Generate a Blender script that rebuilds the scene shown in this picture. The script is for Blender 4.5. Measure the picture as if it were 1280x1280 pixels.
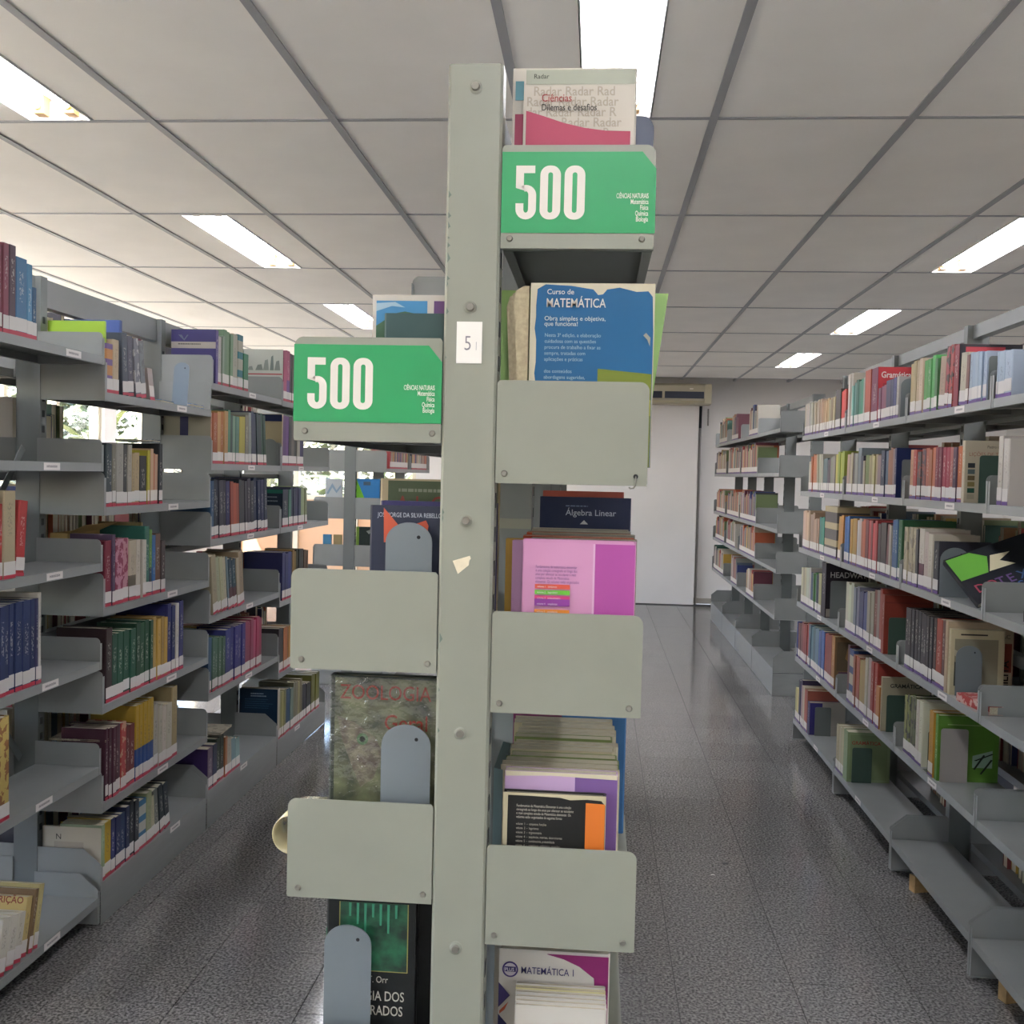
import bpy, bmesh, math, random
from mathutils import Vector, Matrix
random.seed(11)
for o in list(bpy.data.objects): bpy.data.objects.remove(o)
S = bpy.context.scene
COL = S.collection
PI = math.pi

# ------------------------------------------------------------------ camera, light, exposure
CZ = 1.5                                   # eye height
cam_d = bpy.data.cameras.new('camera'); cam = bpy.data.objects.new('camera', cam_d); COL.objects.link(cam)
cam_d.sensor_width = 36; cam_d.sensor_fit = 'HORIZONTAL'; cam_d.lens = 36 * 1297.66 / 1280
cam_d.clip_start = .05; cam_d.clip_end = 200
yaw, pitch, roll = 0.0804155, -0.0362698, 0.0229159
fw = Vector((-math.sin(yaw), math.cos(yaw), 0)); rt = Vector((math.cos(yaw), math.sin(yaw), 0)); up = Vector((0, 0, 1))
fw, up = math.cos(pitch) * fw + math.sin(pitch) * up, math.cos(pitch) * up - math.sin(pitch) * fw
rt, up = math.cos(roll) * rt + math.sin(roll) * up, math.cos(roll) * up - math.sin(roll) * rt
cam.matrix_world = Matrix(((rt.x, up.x, -fw.x, 0), (rt.y, up.y, -fw.y, 0), (rt.z, up.z, -fw.z, CZ), (0, 0, 0, 1)))
S.camera = cam
TUBE_E = 40.0                              # fluorescent tube brightness
S.view_settings.view_transform = 'Standard'; S.view_settings.look = 'None'
S.view_settings.gamma = 1; S.view_settings.use_curve_mapping = False
S.view_settings.exposure = 0.86
w = bpy.data.worlds.new('sky'); S.world = w; w.use_nodes = True
nt = w.node_tree; bg = nt.nodes['Background']
sky = nt.nodes.new('ShaderNodeTexSky'); sky.sky_type = 'NISHITA'; sky.sun_disc = False
sky.sun_elevation = math.radians(55); sky.sun_rotation = math.radians(250); sky.air_density = 1; sky.dust_density = 2
nt.links.new(sky.outputs[0], bg.inputs[0]); bg.inputs[1].default_value = 1.3
sd = bpy.data.lights.new('sun', 'SUN'); sd.energy = 22.0; sd.angle = .01; sd.color = (1, .94, .84)
sun = bpy.data.objects.new('sun', sd); COL.objects.link(sun)
sun.rotation_euler = Vector((.35, .45, -.82)).to_track_quat('-Z', 'Y').to_euler()
S.cycles.use_denoising = True
S.cycles.max_bounces = 10; S.cycles.diffuse_bounces = 6; S.cycles.glossy_bounces = 4
S.cycles.sample_clamp_indirect = 6

# ------------------------------------------------------------------ helpers
INK = .66                                   # prints and covers reflect a little less than they look in the photo
def dim(c): return tuple(v * INK for v in c[:3]) + (1,)
def lin(h):
    if isinstance(h, str):
        c = [int(h[i:i + 2], 16) / 255 for i in (0, 2, 4)]
    else: c = h
    return tuple(((v + .055) / 1.055) ** 2.4 if v > .04045 else v / 12.92 for v in c) + (1,)

MATS = {}
def N(nt, t, **kw):
    n = nt.nodes.new(t)
    for k, v in kw.items():
        if isinstance(k, str) and hasattr(n, k): setattr(n, k, v)
    return n
def mat(name, col, rough=.5, metal=0, var=0., scale=30, emit=None, bump=0, coat=0, spec=.5, col2=None):
    if name in MATS: return MATS[name]
    m = bpy.data.materials.new(name); m.use_nodes = True; nt = m.node_tree
    b = nt.nodes['Principled BSDF']; c = lin(col)
    if name[:4] == 'ink_': c = dim(c); spec = .25
    b.inputs['Base Color'].default_value = c; b.inputs['Roughness'].default_value = rough; b.inputs['Metallic'].default_value = metal
    b.inputs['Specular IOR Level'].default_value = spec; b.inputs['Coat Weight'].default_value = coat; b.inputs['Coat Roughness'].default_value = .08
    if var or bump or col2:
        tc = nt.nodes.new('ShaderNodeTexCoord'); nz = nt.nodes.new('ShaderNodeTexNoise')
        nz.inputs['Scale'].default_value = scale; nz.inputs['Detail'].default_value = 4
        nt.links.new(tc.outputs['Object'], nz.inputs['Vector'])
        if var or col2:
            r = nt.nodes.new('ShaderNodeValToRGB'); nt.links.new(nz.outputs[0], r.inputs[0])
            r.color_ramp.elements[0].position = .35; r.color_ramp.elements[1].position = .65
            if col2: r.color_ramp.elements[0].color = lin(col2); r.color_ramp.elements[1].color = c
            else:
                r.color_ramp.elements[0].color = tuple(v * (1 - var) for v in c[:3]) + (1,)
                r.color_ramp.elements[1].color = tuple(min(1, v * (1 + var)) for v in c[:3]) + (1,)
            nt.links.new(r.outputs[0], b.inputs['Base Color'])
        if bump:
            bp = nt.nodes.new('ShaderNodeBump'); bp.inputs['Strength'].default_value = bump; bp.inputs['Distance'].default_value = .004
            nt.links.new(nz.outputs[0], bp.inputs['Height']); nt.links.new(bp.outputs[0], b.inputs['Normal'])
    if emit: b.inputs['Emission Color'].default_value = c; b.inputs['Emission Strength'].default_value = emit
    MATS[name] = m
    return m

paint_near = mat('grey_green_paint', '7a7b6e', .42, var=.04, scale=6)  # same grey paint as the rows, with the light's warm green cast coloured in
paint = mat('grey_paint', '7d7f7d', .40, var=.05, scale=5)
paint_dark = mat('dark_grey_paint', '646866', .42, var=.06, scale=5)
steel = mat('screw_steel', '77746a', .45, metal=.5)
white_paper = mat('white_sticker', 'bdb9b4', .55, var=.03, scale=60)
red_band = mat('red_band', '9c2638', .5); purple_band = mat('purple_band', '4a2a6c', .5)
page = mat('page_edges', 'b0a892', .8, var=.14, scale=220)
black = mat('black_rubber', '16181a', .6)
slot_m = mat('slot_shadow', '2a2d2e', .8)
green_sticker = mat('green_sticker', '0c7c44', .45, var=.03, scale=8)
offwhite = mat('off_white_print', 'cfc7bd', .55)
bookend_m = mat('bookend_blue_grey', '61686a', .38, var=.03, scale=6)
bookend_g = mat('bookend_dark_green', '2f4238', .45, var=.05, scale=8)

def link(name, me, parent=None, loc=(0, 0, 0), rot=(0, 0, 0), sc=(1, 1, 1), m=None):
    o = bpy.data.objects.new(name, me); COL.objects.link(o)
    o.location = loc; o.rotation_euler = rot; o.scale = sc
    if parent: o.parent = parent
    if m is not None and me is not None and not len(me.materials): me.materials.append(m)
    return o
def thing(name, label, cat, loc=(0, 0, 0), rot=(0, 0, 0), group=None):
    o = bpy.data.objects.new(name, None); COL.objects.link(o); o.empty_display_size = .05
    o.location = loc; o.rotation_euler = rot; tag(o, label, cat, group); return o
def tag(o, label, cat, group=None):
    o['label'] = label; o['category'] = cat
    if group: o['group'] = group
    return o
def pydata(name, v, f, m=None, smooth=False):
    me = bpy.data.meshes.new(name); me.from_pydata(v, [], f); me.update()
    if m: me.materials.append(m)
    if smooth:
        for p in me.polygons: p.use_smooth = True
    return me
BOXF = [(0, 3, 2, 1), (4, 5, 6, 7), (0, 1, 5, 4), (1, 2, 6, 5), (2, 3, 7, 6), (3, 0, 4, 7)]
class MB:
    def __init__(s): s.v = []; s.f = []
    def box(s, x0, x1, y0, y1, z0, z1):
        n = len(s.v)
        s.v += [(x0, y0, z0), (x1, y0, z0), (x1, y1, z0), (x0, y1, z0), (x0, y0, z1), (x1, y0, z1), (x1, y1, z1), (x0, y1, z1)]
        s.f += [tuple(i + n for i in q) for q in BOXF]; return s
    def prism(s, pts, ax, a, b):
        """outline pts (u,v) extruded along axis ax from a to b"""
        n = len(s.v); k = len(pts)
        def P(u, v, t): return {'x': (t, u, v), 'y': (u, t, v), 'z': (u, v, t)}[ax]
        s.v += [P(u, v, a) for u, v in pts] + [P(u, v, b) for u, v in pts]
        s.f += [tuple(range(n, n + k)), tuple(range(n + 2 * k - 1, n + k - 1, -1))]
        s.f += [(n + i, n + k + i, n + k + (i + 1) % k, n + (i + 1) % k) for i in range(k)]; return s
    def cyl(s, c, r, h, ax='y', n=14, r2=None):
        k = len(s.v); r2 = r if r2 is None else r2
        for j, (rr, t) in enumerate(((r, 0), (r2, h))):
            for i in range(n):
                a = 2 * PI * i / n; u, v = rr * math.cos(a), rr * math.sin(a)
                s.v.append({'x': (c[0] + t, c[1] + u, c[2] + v), 'y': (c[0] + u, c[1] + t, c[2] + v), 'z': (c[0] + u, c[1] + v, c[2] + t)}[ax])
        s.f += [tuple(range(k, k + n)), tuple(range(k + 2 * n - 1, k + n - 1, -1))]
        s.f += [(k + i, k + n + i, k + n + (i + 1) % n, k + (i + 1) % n) for i in range(n)]; return s
    def mesh(s, name, m=None):
        me = pydata(name, s.v, s.f, m)
        bm = bmesh.new(); bm.from_mesh(me); bmesh.ops.recalc_face_normals(bm, faces=bm.faces); bm.to_mesh(me); bm.free()
        return me
    def obj(s, name, m, parent=None, loc=(0, 0, 0), rot=(0, 0, 0)): return link(name, s.mesh(name, m), parent, loc, rot)
UNIT = {}
def slab(name, m, parent, x0, x1, y0, y1, z0, z1):
    """axis aligned piece that shares one unit cube mesh per material"""
    if m.name not in UNIT: UNIT[m.name] = MB().box(-.5, .5, -.5, .5, -.5, .5).mesh('unit_' + m.name, m)
    return link(name, UNIT[m.name], parent, ((x0 + x1) / 2, (y0 + y1) / 2, (z0 + z1) / 2), (0, 0, 0), (x1 - x0, y1 - y0, z1 - z0))
def struct(o): o['kind'] = 'structure'; return o
def stuff(o): o['kind'] = 'stuff'; return o

def text_mesh(name, s, size, m, align='LEFT', sx=1., bold=0., space=1., line=1.):
    cu = bpy.data.curves.new(name, 'FONT'); cu.body = s; cu.size = size; cu.align_x = align; cu.offset = bold * size
    cu.space_character = space; cu.space_line = line; cu.resolution_u = 3
    o = bpy.data.objects.new(name, cu)
    me = bpy.data.meshes.new_from_object(o); me.name = name
    bpy.data.objects.remove(o)
    if sx != 1:
        for v in me.vertices: v.co.x *= sx
    me.materials.clear(); me.materials.append(m)
    return me
def put(o, parent, world, parent_world):
    COL.objects.link(o) if o.name not in COL.objects else None
    o.parent = parent; o.matrix_parent_inverse = parent_world.inverted(); o.matrix_basis = world; return o
RX90 = Matrix.Rotation(PI / 2, 4, 'X')

# ------------------------------------------------------------------ room shell
CH = CZ + 1.1657
XW0, XW1, YW0, YW1 = -4.75, 4.75, -2.4, 12.55
granite = bpy.data.materials.new('polished_granite'); granite.use_nodes = True
g = granite.node_tree; gb = g.nodes['Principled BSDF']
tc = g.nodes.new('ShaderNodeTexCoord'); oi = g.nodes.new('ShaderNodeObjectInfo')
n1 = g.nodes.new('ShaderNodeTexNoise'); n1.inputs['Scale'].default_value = 120; n1.inputs['Detail'].default_value = 3
n2 = g.nodes.new('ShaderNodeTexVoronoi'); n2.inputs['Scale'].default_value = 150
n3 = g.nodes.new('ShaderNodeTexNoise'); n3.inputs['Scale'].default_value = 1.6; n3.inputs['Detail'].default_value = 5
geo = g.nodes.new('ShaderNodeNewGeometry')
for n in (n1, n2, n3): g.links.new(geo.outputs['Position'], n.inputs['Vector'])
r1 = g.nodes.new('ShaderNodeValToRGB'); r1.color_ramp.elements[0].position = .38; r1.color_ramp.elements[1].position = .64
r1.color_ramp.elements[0].color = lin('4c4b4a'); r1.color_ramp.elements[1].color = lin('949290')
g.links.new(n1.outputs[0], r1.inputs[0])
mx = g.nodes.new('ShaderNodeMixRGB'); mx.blend_type = 'MULTIPLY'; mx.inputs[0].default_value = .55
g.links.new(r1.outputs[0], mx.inputs[1]); 
r2 = g.nodes.new('ShaderNodeValToRGB'); r2.color_ramp.elements[0].color = (.55, .53, .52, 1); r2.color_ramp.elements[1].color = (1.1, 1.06, 1.03, 1)
g.links.new(n2.outputs['Color'], r2.inputs[0]); g.links.new(r2.outputs[0], mx.inputs[2])
hs = g.nodes.new('ShaderNodeMixRGB'); hs.blend_type = 'MULTIPLY'; hs.inputs[0].default_value = 1
mr = g.nodes.new('ShaderNodeMapRange'); mr.inputs['To Min'].default_value = .93; mr.inputs['To Max'].default_value = 1.08
g.links.new(oi.outputs['Random'], mr.inputs['Value']); g.links.new(mx.outputs[0], hs.inputs[1]); g.links.new(mr.outputs[0], hs.inputs[2])
g.links.new(hs.outputs[0], gb.inputs['Base Color'])
rr = g.nodes.new('ShaderNodeMapRange'); rr.inputs['To Min'].default_value = .04; rr.inputs['To Max'].default_value = .20
g.links.new(n3.outputs[0], rr.inputs['Value']); g.links.new(rr.outputs[0], gb.inputs['Roughness'])
gb.inputs['Specular IOR Level'].default_value = .42

grout = mat('floor_grout', '2a2928', .8)
ceil_m = mat('ceiling_board', 'f3efe8', .85, var=.025, scale=3)
bar_m = mat('ceiling_bar', '9a9a9c', .5)
void_m = mat('ceiling_void', '55555a', .9)
wall_m = mat('wall_paint', 'dedad6', .8, var=.02, scale=2)
floor = struct(MB().box(XW0, XW1, YW0, YW1, -.06, -.004).obj('floor', grout))
TP = .3515; TX0, TY0 = .27, 3.11
tile_me = MB().box(-TP / 2 + .0014, TP / 2 - .0014, -TP / 2 + .0014, TP / 2 - .0014, -.004, 0).mesh('floor_tile', granite)
cells = []
for i in range(-14, 13):
    for j in range(-16, 27):
        x, y = TX0 + (i + .5) * TP, TY0 + (j + .5) * TP
        if XW0 + .2 < x < XW1 - .2 and YW0 + .2 < y < YW1 - .2: cells.append((x, y))
def tile_key(c):
    x, y = c
    vis = (y > 1.9) and (-1.75 < x < -.2 or -.1 < x < 1.5) and x < 1.05 + (y - 1.9) * .3
    return (0 if vis else 1, y)
cells.sort(key=tile_key)
for x, y in cells[:290]: link('floor_tile', tile_me, floor, (x, y, 0))
mb = MB()
for x, y in cells[290:]: mb.box(x - TP / 2 + .0008, x + TP / 2 - .0014, y - TP / 2 + .0008, y + TP / 2 - .0014, -.004, 0)
stuff(mb.obj('floor_tiles', granite, floor))

ceiling = struct(MB().box(XW0, XW1, YW0, YW1, CH + .16, CH + .22).obj('ceiling', void_m))
GX, GY = -.902, 3.443
PWX, PWY = .625, 1.25
LAMPS = [(GX + k * PWX, GY + j * PWY) for k in (-5, -2, 1, 4, 7) for j in (-5, -3, -1, 1, 3, 5) if not (k == 1 and j == 5)]
lampset = {(round(a, 3), round(b, 3)) for a, b in LAMPS}
pan_me = MB().box(.008, PWX - .008, .008, PWY - .008, .001, .014).mesh('ceiling_panel', ceil_m)
half_me = MB().box(.008, .2, .008, PWY - .008, .001, .014).mesh('ceiling_panel_cut', ceil_m)
for k in range(-7, 9):
    for j in range(-5, 8):
        x, y = GX + k * PWX, GY + j * PWY
        if x < XW0 - .01 or x + PWX > XW1 + .4 or y + PWY > YW1 + .62: continue
        if (round(x, 3), round(y, 3)) in lampset:
            link('ceiling_panel', half_me, ceiling, (x, y, CH)); link('ceiling_panel', half_me, ceiling, (x + PWX - .208, y, CH))
        else: link('ceiling_panel', pan_me, ceiling, (x, y, CH))
for k in range(-7, 10):
    x = GX + k * PWX
    if XW0 < x < XW1: slab('grid_bar', bar_m, ceiling, x - .013, x + .013, YW0, YW1, CH - .004, CH + .02)
for j in range(-5, 8):
    y = GY + j * PWY
    if YW0 < y < YW1: slab('grid_bar', bar_m, ceiling, XW0, XW1, y - .009, y + .009, CH - .002, CH + .019)

# walls: back wall with a window at its left, left wall windowed all along and rear windows added for ceiling light, plain right wall
frame_m = mat('cream_window_frame', 'd8cfb8', .5)
bm_ = MB(); BWX0, BWX1, BZ0, BZ1 = -4.45, -2.2, .12, 2.25
bm_.box(XW0 - .15, BWX0, YW1, YW1 + .15, 0, CH + .2).box(BWX1, XW1 + .15, YW1, YW1 + .15, 0, CH + .2)
bm_.box(BWX0, BWX1, YW1, YW1 + .15, 0, BZ0).box(BWX0, BWX1, YW1, YW1 + .15, BZ1, CH + .2)
wall_back = struct(bm_.obj('wall_back', wall_m))
wl = MB(); WZ0, WZ1 = 1.1, 2.25; WIN = [(-2.1, .1), (.35, 2.15), (2.4, 4.35), (4.6, 7.0), (7.25, 9.7), (9.95, 12.2)]  # the nearer windows are unseen, added to throw daylight onto the ceiling
ys = [YW0 - .15] + [v for p in WIN for v in p] + [YW1]
for a, b in zip(ys[0::2], ys[1::2]): wl.box(XW0 - .15, XW0, a, b, 0, CH + .2)
for a, b in WIN: wl.box(XW0 - .15, XW0, a, b, 0, WZ0).box(XW0 - .15, XW0, a, b, WZ1, CH + .2)
struct(wl.obj('wall_left', wall_m))
struct(MB().box(XW1, XW1 + .15, YW0 - .15, YW1, 0, CH + .2).obj('wall_right', wall_m))
wr = MB(); FILL_RWIN = [(-4.3, -2.6), (2.6, 4.3)]  # unseen rear windows, added to bring in fill daylight
xs = [XW0] + [v for p in FILL_RWIN for v in p] + [XW1]
for a, b in zip(xs[0::2], xs[1::2]): wr.box(a, b, YW0 - .15, YW0, 0, CH + .2)
for a, b in FILL_RWIN: wr.box(a, b, YW0 - .15, YW0, 0, WZ0).box(a, b, YW0 - .15, YW0, WZ1, CH + .2)
struct(wr.obj('wall_rear', wall_m))
struct(MB().box(BWX1 + .05, XW1, YW1 - .014, YW1 - .001, 0, .07).obj('baseboard_back', mat('baseboard', '9a958c', .6)))
struct(MB().box(-.25, 1.185, YW1 - .12, YW1 - .015, 0, CH - .004).obj('trim_1', wall_m))
glass = bpy.data.materials.new('window_glass'); glass.use_nodes = True
gn = glass.node_tree; gn.nodes.remove(gn.nodes['Principled BSDF'])
tr = gn.nodes.new('ShaderNodeBsdfTransparent'); gl = gn.nodes.new('ShaderNodeBsdfGlossy'); gl.inputs['Roughness'].default_value = .03
ms = gn.nodes.new('ShaderNodeMixShader'); ms.inputs[0].default_value = .06
gn.links.new(tr.outputs[0], ms.inputs[1]); gn.links.new(gl.outputs[0], ms.inputs[2]); gn.links.new(ms.outputs[0], gn.nodes['Material Output'].inputs[0])
frost = bpy.data.materials.new('frosted_film'); frost.use_nodes = True
fn = frost.node_tree; fn.nodes.remove(fn.nodes['Principled BSDF'])
tl = fn.nodes.new('ShaderNodeBsdfTranslucent'); tl.inputs[0].default_value = lin('c2a488'); df = fn.nodes.new('ShaderNodeBsdfDiffuse'); df.inputs[0].default_value = lin('e8dcc8')
ms2 = fn.nodes.new('ShaderNodeMixShader'); ms2.inputs[0].default_value = .25
fn.links.new(tl.outputs[0], ms2.inputs[1]); fn.links.new(df.outputs[0], ms2.inputs[2]); fn.links.new(ms2.outputs[0], fn.nodes['Material Output'].inputs[0])
def window(n, x0, x1, z0, z1, along, plane, splitz, ncol):
    r = bpy.data.objects.new('window_%d' % n, None); COL.objects.link(r); struct(r)
    def B(name, m, a, b, c, d, e, f):
        return slab(name, m, r, a, b, c, d, e, f) if along == 'x' else slab(name, m, r, c, d, a, b, e, f)
    p0, p1 = plane, plane + .06
    for (a, b, e, f) in ((x0, x1, z0, z0 + .05), (x0, x1, z1 - .05, z1), (x0, x0 + .05, z0 + .05, z1 - .05), (x1 - .05, x1, z0 + .05, z1 - .05)):
        B('window_frame', frame_m, a, b, p0, p1, e, f)
    if splitz: B('window_frame', frame_m, x0 + .05, x1 - .05, p0, p1, splitz - .03, splitz + .03)
    wd = (x1 - x0) / ncol
    for i in range(ncol):
        if i: B('mullion', frame_m, x0 + i * wd - .03, x0 + i * wd + .03, p0 - .01, p1 + .01, z0 + .05, z1 - .05)
        a, b = x0 + i * wd + .03, x0 + (i + 1) * wd - .03
        B('pane', glass, a, b, plane + .028, plane + .032, (splitz or z0) + .03, z1 - .05)
        if splitz: B('frosted_pane', frost, a, b, plane + .028, plane + .032, z0 + .05, splitz - .03)
window(1, BWX0, BWX1, BZ0, BZ1, 'x', YW1 + .04, 1.16, 3)
for i, (a, b) in enumerate(FILL_RWIN): window(8 + i, a, b, WZ0, WZ1, 'x', YW0 - .11, 0, 3)
for i, (a, b) in enumerate(WIN): window(2 + i, a, b, WZ0, WZ1, 'y', XW0 - .1, 0, 3)

# ------------------------------------------------------------------ fluorescent ceiling lights
tube_m = mat('fluorescent_tube', 'f2f5ff', .3, emit=TUBE_E)
tray_m = mat('white_reflector', 'f4f2ee', .35)
cap_m = mat('tube_cap', 'd8a868', .4)
HX = .105
tray = MB().box(-HX, HX, 0, PWY - .05, .075, .085).box(-HX - .004, -HX, 0, PWY - .05, -.004, .085).box(HX, HX + .004, 0, PWY - .05, -.004, .085)
tray.box(-HX, HX, -.004, 0, -.004, .085).box(-HX, HX, PWY - .05, PWY - .046, -.004, .085)
tray.prism([(-.015, .075), (.015, .075), (0, .045)], 'y', 0, PWY - .05)
tray_me = tray.mesh('tray', tray_m)
tube_me = MB().cyl((0, .06, .028), .014, PWY - .17, 'y', 10).mesh('tube', tube_m)
sock_me = MB().box(-.018, .018, .004, .045, .005, .072).cyl((0, .045, .028), .0142, .015, 'y', 10).mesh('socket', cap_m)
lamp_names = {-5: 'far left', -2: 'left', 1: 'middle', 4: 'right', 7: 'far right'}
for x, y in LAMPS:
    k = round((x - GX) / PWX); j = round((y - GY) / PWY)
    lab = 'recessed twin-tube fluorescent ceiling light, %s line, %s' % (lamp_names[k], {-5: 'well behind the camera', -3: 'just behind the camera', -1: 'nearest one', 1: 'second one away', 3: 'third one away', 5: 'farthest one'}[j])
    t = thing('ceiling_light', lab, 'light', (x + PWX / 2, y + .025, CH), group='fluorescent ceiling lights')
    link('tray', tray_me, t)
    for s in (-1, 1):
        link('tube', tube_me, t, (s * .052, 0, 0))
        link('socket', sock_me, t, (s * .052, 0, 0)); link('socket', sock_me, t, (s * .052, PWY - .05, 0), (0, 0, PI))

# ------------------------------------------------------------------ steel bookcases
PLC = {}
def plate_mesh(depth, h, m, base=0., sharp=False, screws=False):
    """side plate, x from 0 (post) to depth (aisle), z from 0; outer top corner rounded or chamfered; returned bottom and aisle edges"""
    key = (round(depth, 3), round(h, 3), m.name, base, sharp)
    if key in PLC: return PLC[key]
    if sharp: out = [(depth - .06, h), (depth, h - .05)]
    else:
        r = .016; out = [(depth - r + r * math.sin(a), h - r + r * math.cos(a)) for a in [PI / 2 * i / 5 for i in range(6)]]
    pts = [(0, -base), (0, h)] + out + [(depth, -base)]
    mb = MB().prism(pts, 'y', 0, .0016)
    mb.box(depth - .0016, depth, .0016, .013, -base, h - (.06 if sharp else .018))
    mb.box(.0, depth - .0016, .0016, .013, -base, -base + .0016)
    PLC[key] = mb.mesh('end_plate', m); return PLC[key]
SHC = {}
def shelf_mesh(depth, length, m, lip=.027):
    key = (round(depth, 3), round(length, 3), m.name, lip)
    if key in SHC: return SHC[key]
    mb = MB().box(0, depth, 0, length, -.0014, 0)
    mb.box(depth - .0014, depth, 0, length, -lip, -.0014).box(0, .0014, 0, length, -lip, -.0014)
    mb.box(depth - .014, depth - .0014, .002, length - .002, -lip, -lip + .0012).box(.0014, .014, .002, length - .002, -lip, -lip + .0012)
    mb.box(.0014, depth - .0014, 0, .0014, -lip, -.0014).box(.0014, depth - .0014, length - .0014, length, -lip, -.0014)
    mb.box(.0014, depth - .0014, length * .5 - .02, length * .5 + .02, -.018, -.0014)
    SHC[key] = mb.mesh('shelf', m); return SHC[key]
def post_mesh(wd, dp, h, m):
    mb = MB().box(-wd / 2, wd / 2, 0, .0025, 0, h).box(-wd / 2, -wd / 2 + .0025, .0025, dp, 0, h).box(wd / 2 - .0025, wd / 2, .0025, dp, 0, h)
    mb.box(-wd / 2 + .0025, wd / 2 - .0025, dp - .004, dp - .0015, 0, h)
    return mb.mesh('upright', m)
slot_label = bpy.data.materials.new('shelf_label_paper'); slot_label.use_nodes = True
sn = slot_label.node_tree; sb = sn.nodes['Principled BSDF']; stc = sn.nodes.new('ShaderNodeTexCoord'); ssx = sn.nodes.new('ShaderNodeSeparateXYZ')
sn.links.new(stc.outputs['Generated'], ssx.inputs[0])
def math_node(nt, op, a, b=None):
    n = nt.nodes.new('ShaderNodeMath'); n.operation = op
    for i, v in enumerate((a, b)):
        if v is None: continue
        if isinstance(v, (int, float)): n.inputs[i].default_value = v
        else: nt.links.new(v, n.inputs[i])
    return n.outputs[0]
snz = sn.nodes.new('ShaderNodeTexNoise'); snz.inputs['Scale'].default_value = 26; sn.links.new(stc.outputs['Generated'], snz.inputs['Vector'])
m1 = math_node(sn, 'LESS_THAN', math_node(sn, 'ABSOLUTE', math_node(sn, 'SUBTRACT', ssx.outputs[1], .5)), .33)
m2 = math_node(sn, 'LESS_THAN', math_node(sn, 'ABSOLUTE', math_node(sn, 'SUBTRACT', ssx.outputs[2], .5)), .16)
m3 = math_node(sn, 'GREATER_THAN', snz.outputs[0], .47)
smx = sn.nodes.new('ShaderNodeMixRGB'); smx.inputs[1].default_value = lin('cfc8c4'); smx.inputs[2].default_value = lin('6a6468')
sn.links.new(math_node(sn, 'MULTIPLY', math_node(sn, 'MULTIPLY', m1, m2), m3), smx.inputs[0]); sn.links.new(smx.outputs[0], sb.inputs['Base Color'])
lab_me = MB().box(-.0008, 0, -.045, .045, -.0105, .0105).mesh('shelf_label', slot_label)
foot_me = MB().cyl((0, 0, 0), .014, .02, 'z', 12).mesh('foot', black)
brace_m = paint_dark

def bay(label, xc, y0, y1, sides, m, h=2.1, depth=.215, pw=.08, plate_h=.105, kick=(), last=False, brace=False, beam=.05, foot=False, first=False, dark=paint_dark, group=None, flush=False):
    """sides: {+1: levels, -1: levels}; one bay of a double-sided row"""
    t = thing('bookcase', label, 'bookcase', (xc, y0, 0), group=group)
    L = y1 - y0
    pm = post_mesh(pw, .04, h, dark if not flush else m)
    link('upright', pm, t, (0, 0, 0))
    if last: link('upright', pm, t, (0, L, 0), (0, 0, PI))
    sl = MB()
    for z in [0.3 + .05 * i for i in range(34)]:
        for s in (-1, 1): sl.box(s * (pw / 2 + .0004) - .0004, s * (pw / 2 + .0004) + .0004, .012, .028, z, z + .022)
    stuff(sl.obj('slot_row', slot_m, t))
    if beam:
        bb = MB().box(-.02, .02, .03, L, h - beam, h - beam + .002).box(-.02, -.018, .03, L, h - beam + .002, h).box(.018, .02, .03, L, h - beam + .002, h)
        bb.obj('top_beam', m, t)
        MB().box(-.018, .018, .03, L, .9, .94).obj('cross_bar', dark, t)
    if brace:
        a = math.atan2(1.0, L - .06); ln = math.hypot(1.0, L - .06)
        for z, sg in ((.55, 1), (.55, -1)):
            o = MB().box(-.0015, .0015, 0, ln, -.013, .013).obj('diagonal_brace', brace_m, t, (.0015 * sg, .03 if sg > 0 else L - .03, z), (a if sg > 0 else PI - a, 0, 0))
    for s, lv in sides.items():
        rz = 0 if s > 0 else PI
        for i, z in enumerate(lv):
            base = (z < .2)
            hh = plate_h
            g0 = .016
            x0 = s * (pw / 2)
            sy = g0 if s > 0 else L - .018
            link('shelf', shelf_mesh(depth, L - .034, m), t, (x0, sy, z), (0, 0, rz))
            lip = .027
            bs = (z - .004) if base and foot else 0
            pme = plate_mesh(depth, hh + lip - .002, m, base=(z - lip - .012) if (base and foot) else 0, sharp=base)
            for yy in ((.0025, L - .0165) if s > 0 else (.0165, L - .0025)):
                link('end_plate', pme, t, (x0, yy, z - lip), (0, 0, rz))
            if foot and base:
                link('foot', foot_me, t, (s * (pw / 2 + depth - .03), .02, 0))
        if s in kick and s == kick[0] and first:
            slab('base_end', m, t, -(pw / 2 + depth) + .002, (pw / 2 + depth) - .002, .0002, .0014, .002, lv[-1] - .03)
        if s in kick:
            slab('base_panel', m, t, s * (pw / 2 + depth) - .001 - .0012, s * (pw / 2 + depth) - .001, .006, L - .006, .002, lv[-1] - .028) if s > 0 else \
                slab('base_panel', m, t, s * (pw / 2 + depth) + .001, s * (pw / 2 + depth) + .001 + .0012, .006, L - .006, .002, lv[-1] - .028)
    return t
def shelf_labels(t, s, depth, pw, lv, ys):
    for z, y in zip(lv, ys):
        if y is None: continue
        link('shelf_label', lab_me, t, (s * (pw / 2 + depth) + (.0001 if s > 0 else -.0001) , y, z - .0135), (0, 0, PI if s > 0 else 0))
        
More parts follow.
